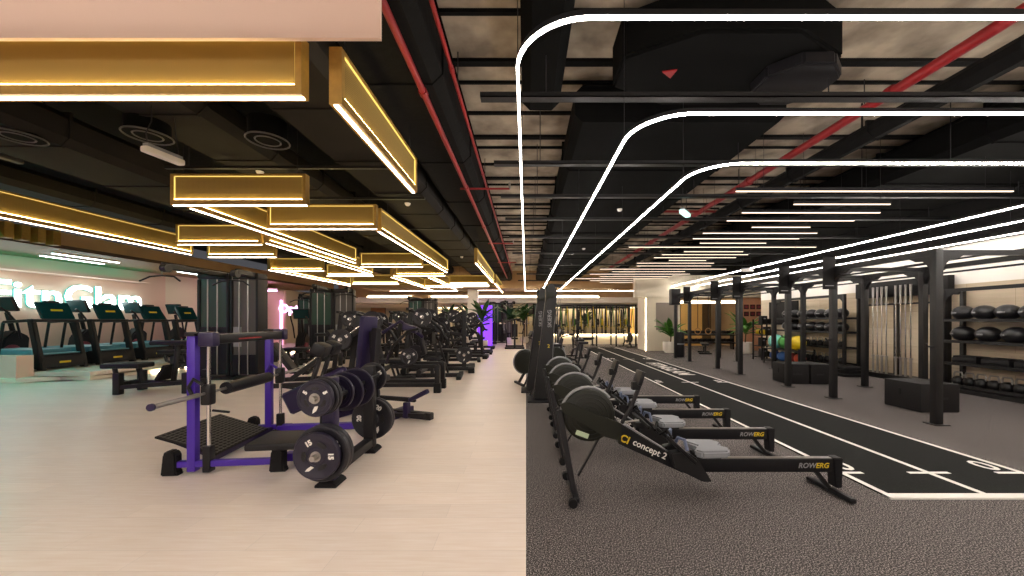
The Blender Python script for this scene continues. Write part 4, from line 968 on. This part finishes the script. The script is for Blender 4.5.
# second machine: calf/leg machine with tall violet pad, behind the rack
t = thing('hack_squat_machine', 'hack squat machine with tall upright violet back pad behind the plate rack', 'strength machine', (-2.25, 5.75, 0), -.35)
MB().box((-.25, .0, 1.05), (.11, .3, .98), (0, .12, 0), bev=.04).build('back_pad', K['purple_d'], t)
MB().bar((-.1, 0, .6), (-.14, 0, 1.3), .06).build('pad_frame', K['dark'], t)
MB().b2(-.55, .05, -.2, .2, .52, .62, .03).build('seat', K['vinyl'], t)
MB().bar((-.15, 0, .1), (-.05, 0, 1.35), .1, .1, bev=.01).build('main_post', K['dark'], t)
MB().bar((-.6, 0, .08), (.95, 0, .08), .1, .1, bev=.01).build('base_beam', K['dark'], t)
for x in (-.55, .3): MB().b2(x-.08, x+.08, -.35, .35, 0, .12, .02).build('cross_foot', K['purple_d'], t)
MB().bar((-.1, -.25, .35), (.85, -.25, .36), .05, .06, bev=.01).build('lower_arm', K['dark'], t)
MB().bar((.75, -.25, .35), (1.05, -.25, .5), .07, .06, bev=.01).build('foot_grip', K['purple_d'], t)
MB().bar((.7, -.25, .32), (.7, -.25, .1), .08, bev=.01).build('strut', K['purple_d'], t)
MB().bar((.1, -.25, .1), (1.0, -.25, .16), .05, .05).build('floor_arm', K['dark'], t)
MB().cyl((.15, -.2, .45), (.15, -.62, .45), .024, seg=12).build('weight_peg', K['chrome'], t)
hang(True, W(t, (.15, -.42, .45)), -.35, 'the near side of the hack squat machine')
hang(True, W(t, (.15, -.49, .45)), -.35, 'the near side of the hack squat machine, outer plate')
# leg extension with low table-like frame
def legext(loc, rz, label, mc, where):
    t = thing('leg_extension_machine', label, 'strength machine', loc, rz)
    MB().b2(-.1, .85, -.3, -.22, .5, .58, .01).build('side_rail', mc, t); MB().b2(-.1, .85, .22, .3, .5, .58, .01).build('side_rail', mc, t)
    for y in (-.26, .26):
        MB().b2(.77, .87, y-.05, y+.05, 0, .56, .01).build('leg', mc, t); MB().b2(-.7, .85, y-.04, y+.04, .12, .2, .01).build('base_beam', mc, t)
        MB().b2(.75, .89, y-.07, y+.07, 0, .2, .015).build('rubber_foot', K['rubber'], t)
        MB().b2(-.75, -.62, y-.06, y+.06, 0, .22, .015).build('rubber_foot', K['rubber'], t)
    MB().b2(-.45, .2, -.2, .2, .58, .67, .03).build('seat', K['vinyl'], t)
    MB().box((-.52, 0, .95), (.1, .36, .6), (0, -.25, 0), bev=.04).build('backrest', K['vinyl'], t)
    MB().bar((-.5, .0, .15), (-.45, 0, 1.2), .08, bev=.01).build('main_post', mc, t)
    MB().tube([(-.2, -.32, .6), (-.05, -.36, .95), (.25, -.36, 1.25), (.45, -.3, 1.3)], .03, 8).build('lever_arm', mc, t)
    MB().tube([(-.5, .3, 1.2), (-.1, .3, 1.45), (.4, .25, 1.1)], .035, 8).build('upper_lever', K['purple_d'], t)
    MB().cyl((.45, -.3, .42), (.45, .3, .42), .05, seg=14).build('shin_roller', K['vinyl'], t)
    MB().box((.2, 0, 1.3), (.3, .22, .14), (0, .3, 0), bev=.04).build('shoulder_pad', K['purple_d'], t)
    MB().cyl((.3, -.3, .75), (.3, -.55, .75), .024, seg=12).build('weight_peg', K['chrome'], t)
    hang(False, W(t, (.3, -.45, .75)), rz, 'the near side of ' + where)
    return t
legext((-2.62, 7.85, 0), .02, 'black leg extension machine with violet shoulder pad, first on the aisle past the hack squat', K['black2'], 'the first leg extension machine')
press((-2.5, 9.6, 0), .1, 'black lever press machine on the aisle, nearest of the press machines', K['black2'], 1.75, 'the nearest press machine')
rowm((-2.6, 11.4, 0), PI-.1, 'black lever row machine with long sloping arm on the aisle, nearer one', K['black2'], 'the nearer aisle row machine')
press((-2.5, 13.4, 0), .15, 'black lever press machine on the aisle, second nearest of the press machines', K['black2'], 1.8, 'the second press machine')
legpress((-2.8, 15.4, 0), .1, 'black incline leg press machine far down the aisle', K['black2'], 'the aisle leg press')
press((-2.4, 17.3, 0), .1, 'black lever press machine far down the aisle, third nearest', K['black2'], 1.8, 'the third press machine')
rowm((-2.6, 19.2, 0), PI, 'black lever row machine far down the aisle, farther one', K['black2'], 'the farther aisle row machine')
legpress((-4.7, 8.6, 0), .3, 'dark incline leg press machine in the second row, nearer one', K['dark'], 'the second row leg press')
press((-4.9, 10.9, 0), .2, 'dark lever press machine in the second row, nearer one', K['dark'], 1.7, 'the second row press')
legext((-4.8, 12.9, 0), .1, 'dark leg extension machine in the second row', K['dark'], 'the second row leg extension')
press((-5.0, 15.2, 0), .2, 'dark lever press machine in the second row, farther one', K['dark'], 1.8, 'the far second row press')
rowm((-5.2, 17.6, 0), .1, 'dark lever row machine in the second row', K['dark'], 'the second row row machine')
legpress((-7.6, 17.5, 0), .2, 'dark incline leg press machine far left beyond the cable towers', K['dark'], 'the far left leg press')
press((-3.6, 12.2, 0), .2, 'black lever press machine tucked behind the aisle row machines, nearer one', K['black2'], 1.7, 'the tucked press machine')
rowm((-3.9, 14.2, 0), .1, 'black lever row machine tucked behind the aisle machines', K['black2'], 'the tucked row machine')
legpress((-2.9, 22.9, 0), .1, 'black incline leg press machine last on the aisle', K['black2'], 'the last leg press')
press((-3.55, 9.0, 0), .25, 'black lever press machine squeezed between the first aisle machines and the second row', K['black2'], 1.65, 'the squeezed press machine')
rowm((-2.45, 10.55, 0), .15, 'black lever row machine with round plates, between the two nearest press machines', K['black2'], 'the row machine between presses')
rowm((-2.45, 14.4, 0), PI, 'black lever row machine right before the aisle leg press', K['black2'], 'the row before the leg press')
press((-2.35, 16.4, 0), .1, 'black lever press machine right after the aisle leg press', K['black2'], 1.75, 'the press after the leg press')
# ------------------------------------------------------------- plants
def palm(loc, h, label, n=9, ln=.8, m=None, group=None, pot=True, ph=.45, pr=.28, upk=1):
    t = thing('potted_plant', label, 'plant', loc, random.uniform(0, 3), group)
    if pot:
        MB().lathe([(0, 0), (pr*.75, 0), (pr, ph*.3), (pr, ph), (pr*.88, ph), (pr*.88, ph-.05), (0, ph-.05)], (0, 0, 0), seg=24).build('pot', K['potw'], t)
    else: ph = .02
    tr_ = MB()
    tr_.tube([(0, 0, ph-.05), (.03, 0, h*.6), (0, .02, h*.8)], .03, 6).build('trunk', K['stem'], t)
    m = m or K['green']
    for i in range(n):
        a = 2*PI*i/n*1.0+random.uniform(-.2, .2); up = random.uniform(.35, 1.0)*upk; l = ln*random.uniform(.75, 1.1); z0 = h*random.uniform(.55, .78)
        mb = MB(); prev = None
        for k in range(8):
            u = k/7; r = l*u; z = z0+l*(up*u-.75*u*u*(1.1-up*.3)); w = .13*math.sin(PI*min(1, u*.95+.08))*(l/.8)
            cx, cy = r*math.cos(a), r*math.sin(a); px, py = -math.sin(a)*w, math.cos(a)*w
            cur = [mb.bm.verts.new((cx+px, cy+py, z-.03*abs(w)/.13)), mb.bm.verts.new((cx, cy, z+.02)), mb.bm.verts.new((cx-px, cy-py, z-.03*abs(w)/.13))]
            if prev:
                mb.bm.faces.new((prev[0], prev[1], cur[1], cur[0])); mb.bm.faces.new((prev[1], prev[2], cur[2], cur[1]))
            prev = cur
        mb.build('leaf', m, t, fix=False)
    return t
palm((6.55, 17.0, 0), 1.25, 'green leafy plant in a big white pot in front of the pale pillar', 26, .72, None, None, True, .5, .33, 1.5)
palm((9.7, 16.6, 0), 1.5, 'green broad leafed plant in a white pot by the orange wall', 26, .8, None, None, True, .5, .33, 1.5)
for i, (X, Y, h, l) in enumerate(((-3.3, 22.5, 1.9, 'left of the purple lit pillar'), (-.9, 22.8, 2.0, 'at the aisle end right of the purple lit pillar'), (-.1, 24.2, 2.0, 'at the aisle end beside the poster wall'), (-2.3, 19.9, 1.8, 'right in front of the purple lit pillar'), (-4.6, 22.5, 1.9, 'farther left behind the second row machines'), (4.3, 27, 1.6, 'near the far amber doorway'))):
    palm((X, Y, 0), h*1.25, 'tall dark green bushy plant ' + l, 26, .85, K['green2'], None, True, .4, .28, 1.6)
# ------------------------------------------------------------- pillars
struct('pillar', MB().b2(5.75, 7.35, 17.9, 19.3, 0, 3.3), K['cream'])
struct('pillar_cladding', MB().b2(6.2, 7.25, 17.86, 17.9, 1.0, 2.3), mat('grey_cladding', '8f8277', .6))
struct('pillar_far', MB().b2(-3.3, -2.75, 21.2, 21.8, 0, 3.2), K['white'])
tag(MB().b2(-2.74, -1.95, 21.25, 21.7, 0, 2.2+.1).build('purple_lit_pillar', L['purple']), 'pillar side lit purple, the light put in as emission, at the end of the machines', 'light')  # purple light on the column, put in as an emissive face
struct('pillar_tan', MB().b2(-7.0, -6.0, 23.0, 23.8, 0, 3.0), K['tan'])
tag(MB().b2(5.71, 5.745, 17.9, 17.95, 0, 2.5).build('edge_light', L['cove']), 'vertical warm strip light on the left edge of the pale pillar', 'light')
# ------------------------------------------------------------- far cove lights (seen as a bright band)
def cove(x0, x1, y, z, label, m=None, h=.05, d=.12):
    t = thing('cove_light', label, 'light', ((x0+x1)/2, y, z))
    MB().b2(-(x1-x0)/2, (x1-x0)/2, 0, d, 0, h).build('led_strip', m or L['cove'], t); MB().b2(-(x1-x0)/2, (x1-x0)/2, d, d+.03, -.02, h+.1).build('channel', K['white'], t)
cove(-10, 5.0, 26.3, 2.62, 'long warm cove light along the far bulkhead', d=.15, h=.09)
cove(-10, 4.6, 23.6, 2.9, 'long warm cove light under the tan far soffit', d=.1, h=.05)
cove(6, 11.2, 19.2, 2.35, 'warm cove light over the room beyond the rig', d=.1)
cove(-8.5, -1.5, 31.6, 2.5, 'warm cove light washing the far end wall on the left', d=.2)
cove(-.5, 11, 31.6, 2.5, 'warm cove light washing the far end wall on the right', d=.2)
cove(-14.8, -12.8, 19.2, 2.95, 'pink tinted light above the pink lettering wall', L['pink'], d=.1)
tag(MB().b2(-12.66, -12.6, 19.3, 19.38, .2, 2.5).build('edge_light', L['pink']), 'vertical pink strip light left of the pink lettering', 'light')
# ------------------------------------------------------------- far wall features
for i, (x0, x1, z0, z1, c, lb) in enumerate(((-2.0, .9, 2.0, 2.3, 'board', 'dark horizontal sign strip on the far end wall'), (-13.2, -12.0, 1.4, 2.5, 'orange', 'orange panel on the far left wall'), (-5, -3, .4, 2.1, 'green2', 'dark green panel on the far end wall'), (1.2, 2.2, .3, 2.0, 'board', 'dark mirror panel on the far end wall'))):
    t = thing('wall_panel', lb, 'wall panel', ((x0+x1)/2, 31.9, z0)); MB().b2(-(x1-x0)/2, (x1-x0)/2, 0, .08, 0, z1-z0, .01).build('panel_face', K[c], t)
    MB().b2(-(x1-x0)/2-.03, (x1-x0)/2+.03, .06, .1, -.03, z1-z0+.03).build('frame', K['dark'], t)
struct('wall_bench_far', MB().b2(1.0, 7.2, 23.1, 23.3, 0, .6), K['cream'])
tag(MB().b2(1.05, 7.15, 23.0, 23.1, .55, .6).build('bench_light', L['cove']), 'warm strip light along the far low white bench', 'light')
struct('pillar_dark', MB().b2(7.9, 8.5, 26.5, 27, 0, 2.6), K['board'])
struct('door_1', MB().b2(7.3, 7.8, 27.0, 27.1, 0, 2.3), mat('amber_door', 'e0b060', .4, emis='ffc060', es=.8))
# orange poster wall
struct('wall_orange', MB().b2(10.45, 11.6, 18.2, 18.35, 0, 2.6), K['orange'])
for r in range(2):
    for c in range(3):
        t = thing('wall_poster', 'small dark square poster on the orange wall, %s row, %s' % (('upper', 'lower')[r], ('left', 'middle', 'right')[c]), 'poster', (10.68+c*.3, 18.16, 2.0-r*.34), 0, 'posters on the orange wall')
        MB().b2(-.11, .11, 0, .03, 0, .22).build('frame', K['dark'], t); MB().b2(-.07, .07, -.004, 0, .04, .18).build('print', K['maroon'], t)
# warm lit room behind rig
struct('wall_warm', MB().b2(8.9, 10.1, 21.5, 21.6, 0, 2.6), mat('amber_wall', 'cfa45c', .6)); struct('wall_mirror', MB().b2(7.3, 11.6, 23.5, 23.6, 0, 2.6), mat('mirror_tint', '9a9488', .08, .9))
cove(9.0, 10.0, 21.2, 2.4, 'small amber light washing the amber wall', L['warm'], d=.1)
# ------------------------------------------------------------- dumbbell rack
def dbrack(loc, rz, n, label, where):
    t = thing('dumbbell_rack', label, 'weight rack', loc, rz)
    for z in (.35, .75): MB().box((0, 0, z), (n*.24+.1, .35, .05), (.2, 0, 0), bev=.008).build('shelf', K['dark'], t)
    for s in (-1, 1): MB().bar((s*(n*.12), .1, 0), (s*(n*.12), .1, .9), .07, .3).build('side_frame', K['black2'], t)
    c, s_ = math.cos(rz), math.sin(rz)
    for r, z in enumerate((.41, .81)):
        for k in range(n):
            x = (k-(n-1)/2)*.24
            d = thing('dumbbell', 'dark dumbbell, %s shelf of %s, place %s from left' % (('lower', 'upper')[r], where, ('one', 'two', 'three', 'four', 'five', 'six', 'seven', 'eight', 'nine', 'ten', 'eleven', 'twelve')[k]), 'dumbbell', (loc[0]+x*c, loc[1]+x*s_, z), rz, 'dumbbells on ' + where)
            MB().cyl((0, -.16, .06), (0, -.06, .06), .075, seg=10).build('head', K['rubber'], d); MB().cyl((0, .06, .06), (0, .16, .06), .075, seg=10).build('head', K['rubber'], d)
            MB().cyl((0, -.07, .06), (0, .07, .06), .016, seg=8).build('handle', K['chrome'], d)
dbrack((9.0, 18.9, 0), 0, 12, 'long two tier dumbbell rack beyond the rig', 'the rack beyond the rig')
dbrack((-11.3, 17.5, 0), PI/2, 8, 'two tier dumbbell rack near the pink lettering', 'the rack near the pink lettering') if 0 else None
# ------------------------------------------------------------- flat benches, stands
def bench(loc, rz, label):
    t = thing('flat_bench', label, 'exercise bench', loc, rz)
    MB().b2(-.6, .6, -.15, .15, .38, .46, .03).build('bench_pad', K['vinyl'], t); MB().b2(-.5, .5, -.04, .04, .3, .38).build('spine', K['dark'], t)
    for x in (-.5, .5): MB().b2(x-.04, x+.04, -.25, .25, 0, .06).build('foot', K['rubber'], t); MB().b2(x-.03, x+.03, -.03, .03, .06, .32).build('leg', K['dark'], t)
bench((7.9, 16.6, 0), 1.2, 'low black bench on the floor beyond the rig')
bench((3.4, 22.0, 0), 0, 'low black bench beyond the far end of the track')
# ------------------------------------------------------------- dumbbell tree by white wall
t = thing('storage_tower', 'black storage tower of small gear by the white wall end', 'storage rack', (8.9, 14.0, 0), .2)
for x in (-.3, .3):
    for y in (-.2, .2): MB().b2(x-.02, x+.02, y-.02, y+.02, 0, 1.5).build('post', K['black'], t)
for z in (.1, .5, .9, 1.3): MB().b2(-.3, .3, -.2, .2, z, z+.03).build('shelf', K['black'], t)
for i, (z, x, w_) in enumerate(((.13, -.15, .12), (.53, -.18, .1), (.93, .0, .1), (1.33, -.15, .12), (.53, .2, .08))):
    b = thing('storage_bin', 'black storage bin on the %s shelf of the gear tower' % ('bottom', 'second, left side of the', 'third', 'top', 'second, right side of the')[i], 'bin', (8.9+x, 13.85, z), .2)
    MB().b2(-w_, w_, -.08, .08, 0, .3, .01).build('bin_body', K['black'], b); MB().b2(-.04, .04, -.085, -.08, .18, .22).build('bin_tag', K['grey'], b)
for i, (c, z, x) in enumerate((('yellow', .93, -.1), ('orange', .53, .05), ('board', .13, 0), ('board', 1.33, .05), ('red', .93, .17))):
    b = thing('rolled_mat', '%s rolled item on the %s shelf of the gear tower' % (('yellow', 'orange', 'black', 'charcoal', 'red')[i], ('second', 'third', 'bottom', 'top', 'second')[i]), 'mat', (8.9+x, 14.0, z), .2)
    MB().cyl((0, -.18, .1), (0, .18, .1), .095, seg=16).build('roll', K[c], b); MB().cyl((0, -.03, .1), (0, .03, .1), .099, seg=16).build('strap', K['rubber'], b)
# ------------------------------------------------------------- suspension trainer frame at the far end
def frame(loc, w, n, label, where):
    t = thing('training_frame', label, 'rig', loc)
    for k in range(n+1):
        x = -w/2+w*k/n
        for y in (0, 1.3): MB().b2(x-.04, x+.04, y-.04, y+.04, 0, 2.35).build('post', K['black'], t)
        MB().b2(x-.03, x+.03, 0, 1.3, 2.27, 2.35).build('cross_beam', K['black'], t)
    for y in (0, 1.3): MB().b2(-w/2, w/2, y-.03, y+.03, 2.27, 2.35).build('long_beam', K['black'], t)
    j = 0
    for k in range(n*3):
        x = -w/2+w*(k+.5)/(n*3); 
        s = thing('suspension_strap', 'yellow and black suspension strap hanging in %s, %s' % (where, 'first from the left' if k == 0 else ORD[k].replace('nearest', 'from the left')), 'strap', (loc[0]+x, loc[1]+.05, .95), 0, 'suspension straps in ' + where)
        for q in (-1, 1): MB().bar((0, 0, 1.3), (q*.08, 0, .12), .045, .008).build('webbing', K['yellow' if k % 2 else 'green'] if q > 0 else K['black'], s)
        MB().tube([(-.1, 0, .1), (-.09, 0, .02), (.09, 0, .02), (.1, 0, .1), (0, 0, .18), (-.1, 0, .1)], .012, 5).build('handle', K['yellow'], s)
frame((3.95, 21.0, 0), 4.4, 4, 'black training frame hung with yellow straps at the far right centre', 'the right centre frame')
frame((4.6, 25, 0), 4.4, 3, 'black training frame hung with yellow straps behind the low white bench', 'the frame behind the bench')
frame((-.1, 27, 0), 2.6, 2, 'black training frame in front of the far end wall', 'the far end frame')
# ------------------------------------------------------------- more machines in the background (silhouettes with parts)
dup(tw, (-1.6, 24.6, 0), .3, 'dark dual stack cable tower at the end of the aisle')
dup(tw, (1.3, 26.0, 0), .1, 'dark dual stack cable tower left of the frame behind the bench')
dup(tw, (-5.6, 20.6, 0), -.1, 'dark dual stack cable tower behind the second row machines')
dup(tw, (-10.6, 19.0, 0), .2, 'dark dual stack cable tower by the pink lettering wall')
press((-.6, 18.8+1, 0), 1.6, 'black lever press machine standing at the aisle end, turned toward the entrance', K['black2'], 1.5, 'the aisle end press')
for k, (x, y, r) in enumerate(((-8.9, 14.8, .2), (-9.0, 16.2, .2), (-9.1, 17.6, .2), (-6.6, 19.0, .1), (-3.9, 21.6, .1))):
    dup(el, (x, y, 0), r+PI/2, 'dark elliptical trainer between the cable towers and the far soffit, ' + ORD[k], 'elliptical trainers behind the towers')
for k, (x, y) in enumerate(((-9.6, 11.3), (-9.4, 13.2))):
    dup(rb, (x, y, 0), .4, 'black padded cable bench beside the treadmill step, ' + ('nearer', 'farther')[k])

for k, (x, y, r) in enumerate(((1.7, 19.6, 1.4), (5.6, 20.2, 1.8), (2.4, 23.9, 1.5), (6.0, 24.2, 1.4))):
    dup(bk, (x, y, 0), r, 'black fan bike parked around the strap frames, ' + ORD[k], 'fan bikes around the strap frames')
for k in range(4):
    t = thing('squat_stand', 'black squat stand in front of the far bulkhead, %s' % ('first from the left' if not k else ORD[k].replace('nearest', 'from the left')), 'rack', (.6+k*1.75, 26.2-.35*k, 0), .1, 'far squat stands')
    for x in (-.55, .55):
        MB().b2(x-.04, x+.04, -.04, .04, 0, 2.2).build('upright', K['black'], t); MB().b2(x-.05, x+.05, -.5, .5, 0, .08).build('foot', K['black'], t)
    MB().b2(-.55, .55, -.04, .04, 2.12, 2.2).build('cross_beam', K['black'], t)
    MB().cyl((-1.0, -.1, 1.35), (1.0, -.1, 1.35), .016, seg=8).build('resting_bar', K['steel'], t)
    for x in (-.8, .8): MB().cyl((x-.03, -.1, 1.35), (x+.03, -.1, 1.35), .22, seg=18).build('bar_plate', K['yellow' if k % 2 else 'rubber'], t)
def rm(x):
    for c in list(x.children): rm(c)
    bpy.data.objects.remove(x)
rm(PL); rm(PS)
w = bpy.data.worlds.new('world'); sc.world = w; w.use_nodes = True
w.node_tree.nodes['Background'].inputs[0].default_value = (.05, .05, .055, 1)
vs = sc.view_settings; vs.view_transform = 'Standard'; vs.look = 'None'; vs.gamma = 1; vs.exposure = .52; vs.use_curve_mapping = False
sc.cycles.use_denoising = True; sc.cycles.max_bounces = 6; sc.cycles.diffuse_bounces = 4; sc.cycles.sample_clamp_indirect = 6
